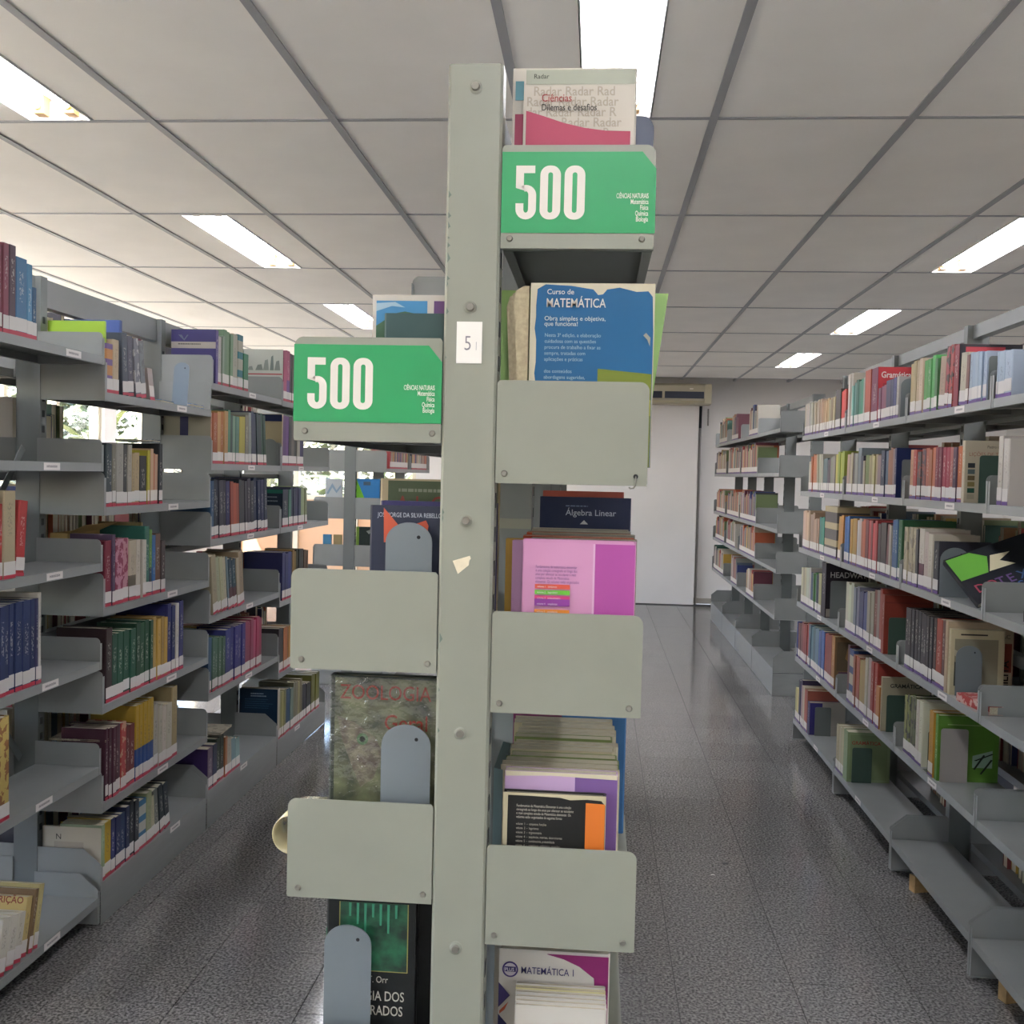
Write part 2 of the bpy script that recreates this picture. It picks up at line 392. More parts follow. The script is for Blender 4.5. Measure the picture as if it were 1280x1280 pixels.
LV = {'A': [1.845, 1.506, 1.186, .869, .528, .10], 'B': [1.733, 1.364, 1.038, .721, .396, .138], 'C': [1.845, 1.516, 1.204, .884, .561, .155], 'D': [1.842, 1.518, 1.204, .831, .466, .125]}
LVR = [1.756, 1.442, 1.122, .81, .495, .135]
LXC, RXC, NXC, FXC, GXC = -1.827, 1.42, -.187, 1.51, -1.707
BACK = [1.80, 1.47, 1.14, .81, .48, .14]
LB = {'A': (2.29, 3.21), 'B': (3.21, 4.135), 'C': (4.135, 5.085), 'D': (5.085, 6.02)}
names = {'A': 'grey steel bookcase at the left edge of the photo, nearest in the left row', 'B': 'second grey steel bookcase of the left row, green and yellow books on it',
         'C': 'third grey steel bookcase of the left row, crimson and navy books on it', 'D': 'last grey steel bookcase of the left row, half hidden by the green sign'}
for k, (a, b) in LB.items():
    t = bay(names[k], LXC, a, b, {1: LV[k], -1: BACK}, paint, depth=.215, plate_h=.078 if k == 'A' else .115, kick=() if k == 'A' else (1,), last=(k == 'D'), brace=(k == 'A'), foot=(k == 'A'), beam=.09)
    shelf_labels(t, 1, .215, .08, LV[k], {'A': (.72, .60, .62, .60, .57, .62), 'B': (.62, .55, .55, .55, .48, .6), 'C': (.5, .5, .5, .5, .5, .45), 'D': (.3, .35, .35, .3, .3, .35)}[k])
for i, (a, b) in enumerate(((2.3, 3.23), (3.23, 4.16), (4.16, 5.09), (5.09, 6.02))):
    bay('%s bookcase of the row standing behind the left row, before the windows' % ('nearest', 'second', 'third', 'farthest')[i], -3.32, a, b, {1: BACK[1:], -1: BACK[1:]}, paint, plate_h=.115, h=1.74, last=(i == 3))
RB = [(2.29, 3.205), (3.205, 4.06), (4.06, 5.03), (5.03, 6.06)]
rn = ['nearest grey steel bookcase of the right row, cut by the right photo edge', 'second grey steel bookcase of the right row, pale blue books on its top shelf',
      'third grey steel bookcase of the right row, red grammar book on its top shelf', 'last grey steel bookcase of the near right row, headed by cream books']
for i, (a, b) in enumerate(RB):
    t = bay(rn[i], RXC, a, b, {-1: LVR, 1: LVR}, paint, depth=.215, plate_h=.09, last=(i == 3), foot=True)
    shelf_labels(t, -1, .215, .08, LVR, [[None] * 6, (.27, .33, .33, .33, .4, None), (.42, .4, .4, .4, .42, .5), (.4, .45, .4, .42, .4, .4)][i])
FL = [1.862, 1.553, 1.16, .882, .558, .19]
fn_ = ['nearest grey bookcase of the far right row, with empty shelves', 'second grey bookcase of the far right row', 'third grey bookcase of the far right row', 'farthest grey bookcase of the far right row, beside the back wall']
for i in range(4):
    bay(fn_[i], FXC, 7.3 + .98 * i, 7.3 + .98 * (i + 1), {-1: FL, 1: FL}, paint, plate_h=.125, kick=(-1, 1), last=(i == 3), depth=.215, first=(i == 0))
GL = [1.85, 1.52, 1.19, .86, .53, .16]
for i in range(2):
    bay(['grey bookcase end seen under the left green sign, beyond the left row', 'grey bookcase behind the one beyond the left row'][i], GXC, 7.1 + .93 * i, 7.1 + .93 * (i + 1), {1: GL, -1: GL}, paint, plate_h=.125, kick=(1, -1), last=(i == 1), first=(i == 0))
for i in range(3):
    bay(['nearest bookcase of the row glimpsed through the right row', 'middle bookcase of the row glimpsed through the right row', 'farthest bookcase of the row glimpsed through the right row'][i], 3.05, 3.2 + .93 * i, 3.2 + .93 * (i + 1), {-1: BACK, 1: BACK}, paint, plate_h=.115, last=(i == 2))

# ------------------------------------------------------------------ the near bookcase with the green signs
NR = [1.852, 1.514, 1.178, .833, .492, .152]
NLV = [1.570, 1.232, .888, .542, .197]
near = thing('bookcase', 'grey double-sided steel bookcase in the middle, with two green 500 signs', 'bookcase', (NXC, 1.5, 0))
PH = 2.087; PW = .079
bmn = MB()
bmn.prism([(-PW / 2 + .004, 0), (-PW / 2, .004), (-PW / 2, .045), (-PW / 2 + .003, .045), (-PW / 2 + .003, .007), (PW / 2 - .003, .007), (PW / 2 - .003, .045), (PW / 2, .045), (PW / 2, .004), (PW / 2 - .004, 0)], 'z', 0, PH)
bmn.obj('upright', paint_near, near)
link('upright', post_mesh(PW, .045, PH - .03, paint_dark), near, (0, .93, 0), (0, 0, PI))
sl = MB()
for z in [0.3 + .05 * i for i in range(34)]:
    for s in (-1, 1): sl.box(s * (PW / 2 + .0004) - .0004, s * (PW / 2 + .0004) + .0004, .014, .028, z, z + .022)
stuff(sl.obj('slot_row', slot_m, near))
MB().box(-.03, .03, .05, .88, PH - .09, PH - .087).box(-.03, -.027, .05, .88, PH - .087, PH - .03).box(.027, .03, .05, .88, PH - .087, PH - .03).obj('top_beam', paint_dark, near)
MB().box(-.04, .04, .884, .888, 1.375, 1.398).obj('cross_bar', paint_near, near)
for z, dx in ((2.054, 0), (1.74, -.001), (1.431, -.001), (1.118, -.003), (.798, -.003)):
    MB().cyl((dx, -.0008, z), .0105, .0015, 'y', 18).cyl((dx, -.0018, z), .0075, .0012, 'y', 18, r2=.0095).obj('bolt_dimple', paint_near, near)
    o = MB().cyl((dx, -.0052, z), .0052, .0036, 'y', 14, r2=.0066).box(dx - .0044, dx + .0044, -.0056, -.0050, z - .0007, z + .0007).obj('bolt', steel, near); o['label'] = 'steel bolt in a dimple on the post'
o = slab('label_card', mat('label_card_paper', 'dedad2', .5), near, -.020, .017, -.0012, -.0001, 1.659, 1.719); o['label'] = 'white sticker with a handwritten 5'
pen = mat('pencil_print', '77757a', .7)
five = link('label_figure', text_mesh('label_figure', '5', .030, pen, 'CENTER', .8, -.006), o)
o5 = five; o5.parent = near; o5.location = (-.0035, -.0015, 1.678); o5.rotation_euler = (PI / 2, 0, 0)
slab('label_stroke', pen, near, .0085, .0091, -.0016, -.0013, 1.678, 1.690)
tp = MB().prism([(-.019, 1.372), (.006, 1.380), (.0075, 1.376), (.0055, 1.373), (.0045, 1.366), (-.011, 1.353)], 'y', -.001, -.0001).obj('tape_scrap', mat('masking_tape', 'cfc3a8', .6, var=.06, scale=80), near); tp['label'] = 'scrap of torn cream tape'
# paint chips along the post's left edge: bare darker primer showing
chip = mat('chipped_primer', '566358', .6)
for i in range(16):
    z = random.choice([random.uniform(1.78, 2.0), random.uniform(1.8, 1.92), random.uniform(1.0, 1.9)]); hh = random.uniform(.003, .016); ww = random.uniform(.0015, .005)
    MB().prism([(-PW / 2 + .0035, z), (-PW / 2 + .0035 + ww, z + hh * .4), (-PW / 2 + .0035, z + hh)], 'y', -.0004, .0002).obj('paint_chip', chip, near)
def zero_outline(w, h, x, th):
    """condensed 0: rounded ring drawn as a strip"""
    v, f = [], []; n = 10
    def ring(ww, hh, r):
        pts = []
        for (cx, cy, a0) in ((ww / 2 - r, hh / 2 - r, 0), (-ww / 2 + r, hh / 2 - r, PI / 2), (-ww / 2 + r, -hh / 2 + r, PI), (ww / 2 - r, -hh / 2 + r, 1.5 * PI)):
            for i in range(n + 1): a = a0 + PI / 2 * i / n; pts.append((cx + r * math.cos(a), cy + r * math.sin(a)))
        return pts
    A = ring(w, h, w * .46); B = ring(w - 2 * th, h - 2 * th * .85, (w - 2 * th) * .48); k = len(A)
    return A, B
def digits(parent, m, loc, H):
    """the figure 500 in a tall condensed face, H high, lower left corner at loc"""
    v, f = [], []; Wd = H * .385; th = H * .148; gap = H * .07
    def P(x, z): v.append((x, 0, z)); return len(v) - 1
    # 5
    def quad(pts): f.append(tuple(P(*p) for p in pts))
    quad([(0, H * .585), (th, H * .54), (th, H), (0, H)]); quad([(th, H - th * .95), (Wd * .93, H - th * .95), (Wd * .93, H), (th, H)])
    def arc(cx, cz, rx, rz, ix, iz, a0, a1, n=12):
        for i in range(n):
            a, b = a0 + (a1 - a0) * i / n, a0 + (a1 - a0) * (i + 1) / n
            quad([(cx + ix * math.cos(a), cz + iz * math.sin(a)), (cx + rx * math.cos(a), cz + rz * math.sin(a)), (cx + rx * math.cos(b), cz + rz * math.sin(b)), (cx + ix * math.cos(b), cz + iz * math.sin(b))])
    R = Wd / 2; I = R - th
    top = H * .64
    arc(R, top - R, R, R, I, R - th * .8, 0, PI * .66)
    quad([(Wd - th, R), (Wd, R), (Wd, top - R), (Wd - th, top - R)])
    arc(R, R, R, R, I, R - th * .85, PI, 2 * PI); quad([(0, R), (th, R), (th, H * .30), (0, H * .30)])
    for k in (1, 2):
        x = k * (Wd + gap); A, B = zero_outline(Wd, H, 0, th)
        for i in range(len(A)):
            j = (i + 1) % len(A)
            quad([(x + R + B[i][0], H / 2 + B[i][1]), (x + R + A[i][0], H / 2 + A[i][1]), (x + R + A[j][0], H / 2 + A[j][1]), (x + R + B[j][0], H / 2 + B[j][1])])
    return link('sign_digits', pydata('sign_digits', v, f, m), parent, loc)
lip = .027
for s, lv in ((1, NR), (-1, NLV)):
    for i, z in enumerate(lv):
        sign = (i == 0); D = .219
        zz = z - lip
        top = (1.972 if s > 0 else 1.695) if sign else zz + .149
        hh = top - zz; r = .013
        # plate outline in x (aisle) and z
        out = [(D - r + r * math.sin(a), hh - r + r * math.cos(a)) for a in [PI / 2 * q / 6 for q in range(7)]]
        pts = [(0, 0), (0, hh - .0045), (.0035, hh)] + out + [(D, .003), (D - .003, 0)]
        pts = [(s * (PW / 2 + .001 + x), zz + q) for x, q in pts]
        mb = MB().prism(pts, 'y', .0015, .0035)
        xo = s * (PW / 2 + .001 + D)
        mb.box(min(xo, xo - s * .0016), max(xo, xo - s * .0016), .0035, .014, zz + .003, zz + hh - .016)
        xi = s * (PW / 2 + .003)
        mb.box(min(xi, xo), max(xi, xo), .0035, .016, zz, zz + .0016)
        pl = mb.obj('end_plate', paint_near, near)
        for fx in (.014, D - .016):
            if i == 1 and s > 0 and fx > .1: continue
            MB().cyl((s * (PW / 2 + fx), -.0016, zz + .014), .0036, .0031, 'y', 14, r2=.0048).box(s * (PW / 2 + fx) - .003, s * (PW / 2 + fx) + .003, -.0022, -.0016, zz + .0134, zz + .0146).obj('screw', steel, near)
        sh = shelf_mesh(D - .003, .88, paint_near if i else paint_dark)
        link('shelf', sh, near, (s * (PW / 2 + .003), .02 if s > 0 else .90, z), (0, 0, 0 if s > 0 else PI))
        o = link('end_plate', plate_mesh(D - .002, .148, paint), near, (s * (PW / 2 + .003), .905, zz), (0, 0, 0 if s > 0 else PI))
        if sign:
            x0, x1, z0, z1 = (.0405, .2605, 1.847, 1.962) if s > 0 else (-.260, -.0405, 1.571, 1.684)
            cx = .016
            st = MB().prism([(x0, z0), (x1, z0), (x1, z1 - .024), (x1 - .020, z1), (x0, z1)], 'y', .0004, .0014).obj('sign_sticker', green_sticker, near)
            st['label'] = 'green shelf sign lettered 500'
            H = (z1 - z0) * .665
            digits(st, offwhite, (x0 + (.0205 if s > 0 else .0205), .0002, z0 + (z1 - z0) * .165), H)
            tx = x1 - .010
            for q, ln in enumerate(('CIÊNCIAS NATURAIS', 'Matemática', 'Física', 'Química', 'Biologia')):
                me = text_mesh('sign_line', ln, .0098, offwhite, 'RIGHT', .50 if q == 0 else .56, .012)
                link('sign_line', me, st, (tx, .0002, z0 + (z1 - z0) * .43 - q * .0082), (PI / 2, 0, 0))
# wire hook pushed through the empty screw hole of the right plate
MB().cyl((.243, .0002, 1.5008), .0035, .0008, 'y', 12).obj('screw_hole', mat('hole_black', '0c0c0c', .9), near)
def tube_mesh(name, pts, r, m, n=8):
    cu = bpy.data.curves.new(name, 'CURVE'); cu.dimensions = '3D'; cu.bevel_depth = r; cu.bevel_resolution = 2
    sp = cu.splines.new('POLY'); sp.points.add(len(pts) - 1)
    for p, q in zip(sp.points, pts): p.co = (*q, 1)
    o = bpy.data.objects.new(name, cu); me = bpy.data.meshes.new_from_object(o); bpy.data.objects.remove(o)
    me.materials.clear(); me.materials.append(m)
    for p in me.polygons: p.use_smooth = True
    return me
link('wire_hook', tube_mesh('wire_hook', [(.243, .006, 1.501), (.243, -.002, 1.500), (.2425, -.003, 1.494), (.242, -.003, 1.487), (.240, -.001, 1.484), (.236, .002, 1.4835), (.234, .003, 1.485)], .0012, steel), near)
nb = ['second', 'third', 'fourth']
for i in range(3):
    bay('%s bay of the middle bookcase, hidden behind the signed end' % nb[i], NXC, 2.435 + .93 * i, 2.435 + .93 * (i + 1), {1: NR, -1: [1.845] + NLV}, paint, depth=.22, pw=PW, plate_h=.12, last=(i == 2), h=PH - .02)

# ------------------------------------------------------------------ books
def cover_mat(style, hex2):
    key = 'cover_%s_%s' % (style, hex2 if isinstance(hex2, str) or hex2 is None else '_'.join('%d' % round(v * 255) for v in hex2))
    if key in MATS: return MATS[key]
    m = bpy.data.materials.new(key); m.use_nodes = True; nt = m.node_tree; b = nt.nodes['Principled BSDF']
    oi = nt.nodes.new('ShaderNodeObjectInfo'); tc = nt.nodes.new('ShaderNodeTexCoord'); sx = nt.nodes.new('ShaderNodeSeparateXYZ')
    nt.links.new(tc.outputs['Generated'], sx.inputs[0])
    G, O = sx.outputs, tc.outputs['Object']
    ox = nt.nodes.new('ShaderNodeSeparateXYZ'); nt.links.new(O, ox.inputs[0])
    spine = math_node(nt, 'LESS_THAN', ox.outputs[0], .0025)
    def mix(fac, a, c):
        n = nt.nodes.new('ShaderNodeMixRGB')
        if isinstance(fac, float): n.inputs[0].default_value = fac
        else: nt.links.new(fac, n.inputs[0])
        for i, v in ((1, a), (2, c)):
            if isinstance(v, tuple): n.inputs[i].default_value = v
            else: nt.links.new(v, n.inputs[i])
        return n.outputs[0]
    c2 = dim(lin(hex2)) if hex2 not in ('-', '', None) else None
    col = oi.outputs['Color']
    nz = nt.nodes.new('ShaderNodeTexNoise'); nz.inputs['Scale'].default_value = 28; nz.inputs['Detail'].default_value = 3
    vm = nt.nodes.new('ShaderNodeVectorMath'); vm.operation = 'ADD'; nt.links.new(O, vm.inputs[0])
    cr = nt.nodes.new('ShaderNodeCombineXYZ'); nt.links.new(math_node(nt, 'MULTIPLY', oi.outputs['Random'], 37.), cr.inputs[0]); nt.links.new(cr.outputs[0], vm.inputs[1])
    nt.links.new(vm.outputs[0], nz.inputs['Vector'])
    bw = nt.nodes.new('ShaderNodeRGBToBW'); nt.links.new(col, bw.inputs[0])
    ink = mix(math_node(nt, 'GREATER_THAN', bw.outputs[0], .16), (.55, .52, .46, 1), (.07, .06, .06, 1))
    if style == 'two': col = mix(math_node(nt, 'LESS_THAN', G[2], .42), col, c2)
    elif style == 'top': col = mix(math_node(nt, 'GREATER_THAN', G[2], .68), col, c2)
    elif style == 'bands':
        band = math_node(nt, 'GREATER_THAN', math_node(nt, 'SINE', math_node(nt, 'MULTIPLY', math_node(nt, 'ADD', G[2], .12), 19.)), .35)
        col = mix(band, col, c2)
    elif style == 'pic':
        nz.inputs['Scale'].default_value = 34
        col = mix(math_node(nt, 'GREATER_THAN', nz.outputs[0], .53), col, c2 if c2 else mix(.5, col, ink))
    if style in ('v', 'two', 'top'):
        # printed spine title: a narrow upright strip broken into strokes, its place differing from book to book
        hi = nt.nodes.new('ShaderNodeTexNoise'); hi.inputs['Scale'].default_value = 150; hi.inputs['Detail'].default_value = 1; nt.links.new(vm.outputs[0], hi.inputs['Vector'])
        a = math_node(nt, 'LESS_THAN', math_node(nt, 'ABSOLUTE', math_node(nt, 'SUBTRACT', G[1], .5)), .2)
        lo = math_node(nt, 'ADD', math_node(nt, 'MULTIPLY', oi.outputs['Random'], .2), .3)
        z1 = math_node(nt, 'GREATER_THAN', G[2], lo); z2 = math_node(nt, 'LESS_THAN', G[2], math_node(nt, 'ADD', lo, .38))
        k = math_node(nt, 'MULTIPLY', math_node(nt, 'MULTIPLY', a, spine), math_node(nt, 'MULTIPLY', z1, z2))
        k = math_node(nt, 'MULTIPLY', k, math_node(nt, 'GREATER_THAN', hi.outputs[0], .54))
        k = math_node(nt, 'MULTIPLY', k, .36)
        col = mix(k, col, ink)
    wear = mix(math_node(nt, 'MULTIPLY', nz.outputs[0], .04), col, (.30, .28, .25, 1))
    nt.links.new(wear, b.inputs['Base Color']); b.inputs['Roughness'].default_value = .48; b.inputs['Specular IOR Level'].default_value = .25
    MATS[key] = m; return m
def cover_mesh(th, h, d, m, hard=False):
    a = th / 2 - .0003; t = min(.0024 if hard else .0011, th * .18); b = a - t; sr = min(.003, a * .6)
    o = [(d, -a), (sr, -a), (0, -a + sr), (0, a - sr), (sr, a), (d, a)]
    ti = t * 1.6
    q = [(d, -b), (ti + .001, -b), (ti, -b + .0005), (ti, b - .0005), (ti + .001, b), (d, b)]
    v = [(x, y, 0) for x, y in o] + [(x, y, 0) for x, y in q] + [(x, y, h) for x, y in o] + [(x, y, h) for x, y in q]
    f = []
    for i in range(5):
        f += [(i, i + 1, 13 + i, 12 + i), (7 + i, 6 + i, 18 + i, 19 + i), (12 + i, 13 + i, 19 + i, 18 + i), (1 + i, i, 6 + i, 7 + i)]
    f += [(6, 0, 12, 18), (5, 11, 23, 17)]
    me = pydata('cover', v, [tuple(reversed(p)) for p in f], m)
    return me, b, ti
page_box = MB().box(0, 1, -.5, .5, 0, 1).mesh('page_block', page)
lab_box = MB().box(-1, 0, -.5, .5, 0, 1).mesh('spine_label', white_paper)
bandr = MB().box(-1, 0, -.5, .5, 0, 1).mesh('colour_band', red_band); bandp = MB().box(-1, 0, -.5, .5, 0, 1).mesh('colour_band', purple_band)
class Book:
    n = 0
    def up(s): s.n += 1; return .00012 + s.n * .00022          # every print lies a hair above the one before it
def book(label, x, y, z, th, h, d, col, flip, lean=0., style='v', hex2='-', lab=1, band=None, group=None, hard=False, name='book', up=0.):
    """spine at x; flip True: spine looks to +x and the book reaches to -x. lean > 0 tips the top towards +y"""
    L = math.radians(lean)
    z += abs(math.sin(L)) * th / 2 + .0004
    r = thing(name, label, 'book', (x, y, z), (L if flip else -L, 0, PI if flip else 0), group)
    me, b, ti = cover_mesh(th, h, d, cover_mat(style, hex2), hard)
    c = link('cover', me, r); c.color = dim(lin(col))
    cut = .003 if hard else .0008
    link('page_block', page_box, r, (ti + .0006, 0, cut), (0, 0, 0), (d - ti - .0006 - (.004 if hard else .0015), 2 * b - .0002, h - 2 * cut))
    if lab:
        lz = .012 + random.uniform(-.002, .004)
        link('spine_label', lab_box, r, (0, 0, lz), (0, 0, 0), (.0005, th - .0012, .036))
        if band: link('colour_band', band, r, (0, 0, .0005), (0, 0, 0), (.0006, th - .001, .0105 + random.uniform(-.002, .002)))
    k = Book(); k.root = r; k.cover = c; k.th = th; k.h = h; k.d = d; k.x = x; k.flip = flip
    k.F = Matrix.Translation((x, y, z)) @ Matrix.Rotation(-L, 4, 'X')
    k.W = Matrix.Translation((x, y, z)) @ (Matrix.Rotation(PI, 4, 'Z') @ Matrix.Rotation(-(-L), 4, 'X') if 0 else Matrix.Rotation(-L, 4, 'X') @ Matrix.Rotation(PI if flip else 0, 4, 'Z'))
    return k
def on_cover(k, o, dx, dz, lift=.0004, rot=0.):
    """lay o (drawn in its x-y plane) on the cover that faces the camera; dx from the cover's left edge as seen"""
    x0 = -k.d if k.flip else 0
    return put(o, k.cover, k.F @ Matrix.Translation((x0 + dx, -k.th / 2 - lift, dz)) @ RX90 @ Matrix.Rotation(rot, 4, 'Z'), k.W)
def ctext(k, s, size, col, dx, dz, align='LEFT', sx=1., bold=0., name='cover_title', rot=0., line=1., lift=.0005):
    m = mat('ink_' + col, col, .6); lift = k.up()
    o = bpy.data.objects.new(name, text_mesh(name, s, size, m, align, sx, bold, line=line))
    return on_cover(k, o, dx, dz, lift, rot)
def cpatch(k, pts, col, name='cover_panel', lift=.0002, m=None):
    m = m or mat('ink_' + col, col, .45); lift = k.up()
    me = MB().prism(pts, 'z', -.00005, .00012).mesh(name, m)
    return on_cover(k, bpy.data.objects.new(name, me), 0, 0, lift)
def rect(x0, x1, z0, z1): return [(x0, z0), (x1, z0), (x1, z1), (x0, z1)]
def printed_lines(k, dx, dz, width, n, step, h, col, name='cover_text'):
    """small unreadable print as short raised strokes"""
    m = mat('ink_' + col, col, .6); mb = MB(); rnd = random.Random(n * 7 + int(width * 1e4))
    for i in range(n):
        x = 0; z = -i * step; wl = width * rnd.uniform(.72, 1)
        while x < wl:
            L = rnd.uniform(.003, .010); L = min(L, wl - x)
            mb.box(x, x + L, z, z + h, 0, .0001); x += L + .0016
    o = bpy.data.objects.new(name, mb.mesh(name, m)); return on_cover(k, o, dx, dz, k.up())

def cname(hexc):
    names = {'white': 'd2cbc0', 'cream': 'c4b898', 'tan': 'b09a70', 'brown': '6a4a3c', 'dark brown': '3a2826', 'black': '24242a', 'charcoal': '42424a', 'grey': '90908e', 'pale grey': 'b2b0aa', 'navy': '232c50', 'blue': '33609a', 'pale blue': 'a8b8c8', 'steel blue': '5a80a0', 'teal': '2a6f68', 'pale teal': '7a9a96', 'dark teal': '264a58', 'green': '4f8a4a', 'dark green': '1f4c38', 'sage green': '8a9a76', 'olive': '8a8a48', 'yellow': 'c0b038', 'ochre': 'b08a38', 'amber': 'b8843c', 'orange': 'b8642f', 'peach': 'c8a286', 'salmon': 'b86850', 'red': 'b03a34', 'dark red': '742a2c', 'maroon': '7a2a42', 'crimson': '98304e', 'pink': 'c48c9a', 'mauve': '88707a', 'purple': '4a3068', 'violet': '343676', 'dark purple': '2e2440', 'slate': '56585f'}
    c = [int(hexc[i:i + 2], 16) for i in (0, 2, 4)] if isinstance(hexc, str) else [v * 255 for v in hexc]
    return min(names, key=lambda n: sum((c[i] - int(names[n][2 * i:2 * i + 2], 16)) ** 2 for i in range(3)))
ORD = ['first', 'second', 'third', 'fourth', 'fifth', 'sixth', 'seventh', 'eighth', 'ninth', 'tenth', 'eleventh', 'twelfth', 'thirteenth', 'fourteenth', 'fifteenth', 'sixteenth', 'seventeenth', 'eighteenth', 'nineteenth', 'twentieth'] + ['twenty-' + q for q in ('first', 'second', 'third', 'fourth', 'fifth', 'sixth', 'seventh', 'eighth', 'ninth')] + ['thirtieth'] + ['thirty-' + q for q in ('first', 'second', 'third', 'fourth', 'fifth', 'sixth')]
LVN = ['top', 'second', 'third', 'fourth', 'fifth', 'bottom']
BAYN = {'A': 'nearest left bookcase', 'B': 'second left bookcase', 'C': 'third left bookcase', 'D': 'last left bookcase', 'R1': 'nearest right bookcase', 'R2': 'second right bookcase', 'R3': 'third right bookcase', 'R4': 'fourth right bookcase'}
REST = dict(v=[], f=[], c=[])
def rest_book(x, y0, th, z, h, d, col, flip, lab, band, lean=0.):
    """one of the small distant books that are joined into a single piece"""
    sg = -1 if flip else 1
    def box(xa, xb, ya, yb, za, zb, c):
        n = len(REST['v']); x0, x1 = min(xa, xb), max(xa, xb)
        t = math.tan(math.radians(lean))
        for (a, b, e) in ((x0, ya, za), (x1, ya, za), (x1, yb, za), (x0, yb, za), (x0, ya, zb), (x1, ya, zb), (x1, yb, zb), (x0, yb, zb)): REST['v'].append((a, b + t * (e - z), e))
        REST['f'] += [tuple(i + n for i in q) for q in BOXF]; REST['c'] += [c] * 6
    c = dim(lin(col)); y1 = y0 + th - .0006
    box(x, x + sg * d, y0, y0 + .0012, z, z + h, c); box(x, x + sg * d, y1 - .0012, y1, z, z + h, c); box(x, x + sg * .002, y0 + .0012, y1 - .0012, z, z + h, c)
    box(x + sg * .002, x + sg * (d - .002), y0 + .0012, y1 - .0012, z + .001, z + h - .002, lin('b0a892'))
    if lab:
        box(x - sg * .0006, x - sg * .0001, y0 + .0005, y1 - .0005, z + .013, z + .05, lin('c6c1ba'))
        box(x - sg * .0007, x - sg * .0001, y0 + .0005, y1 - .0005, z + .0005, z + .011, lin(band))
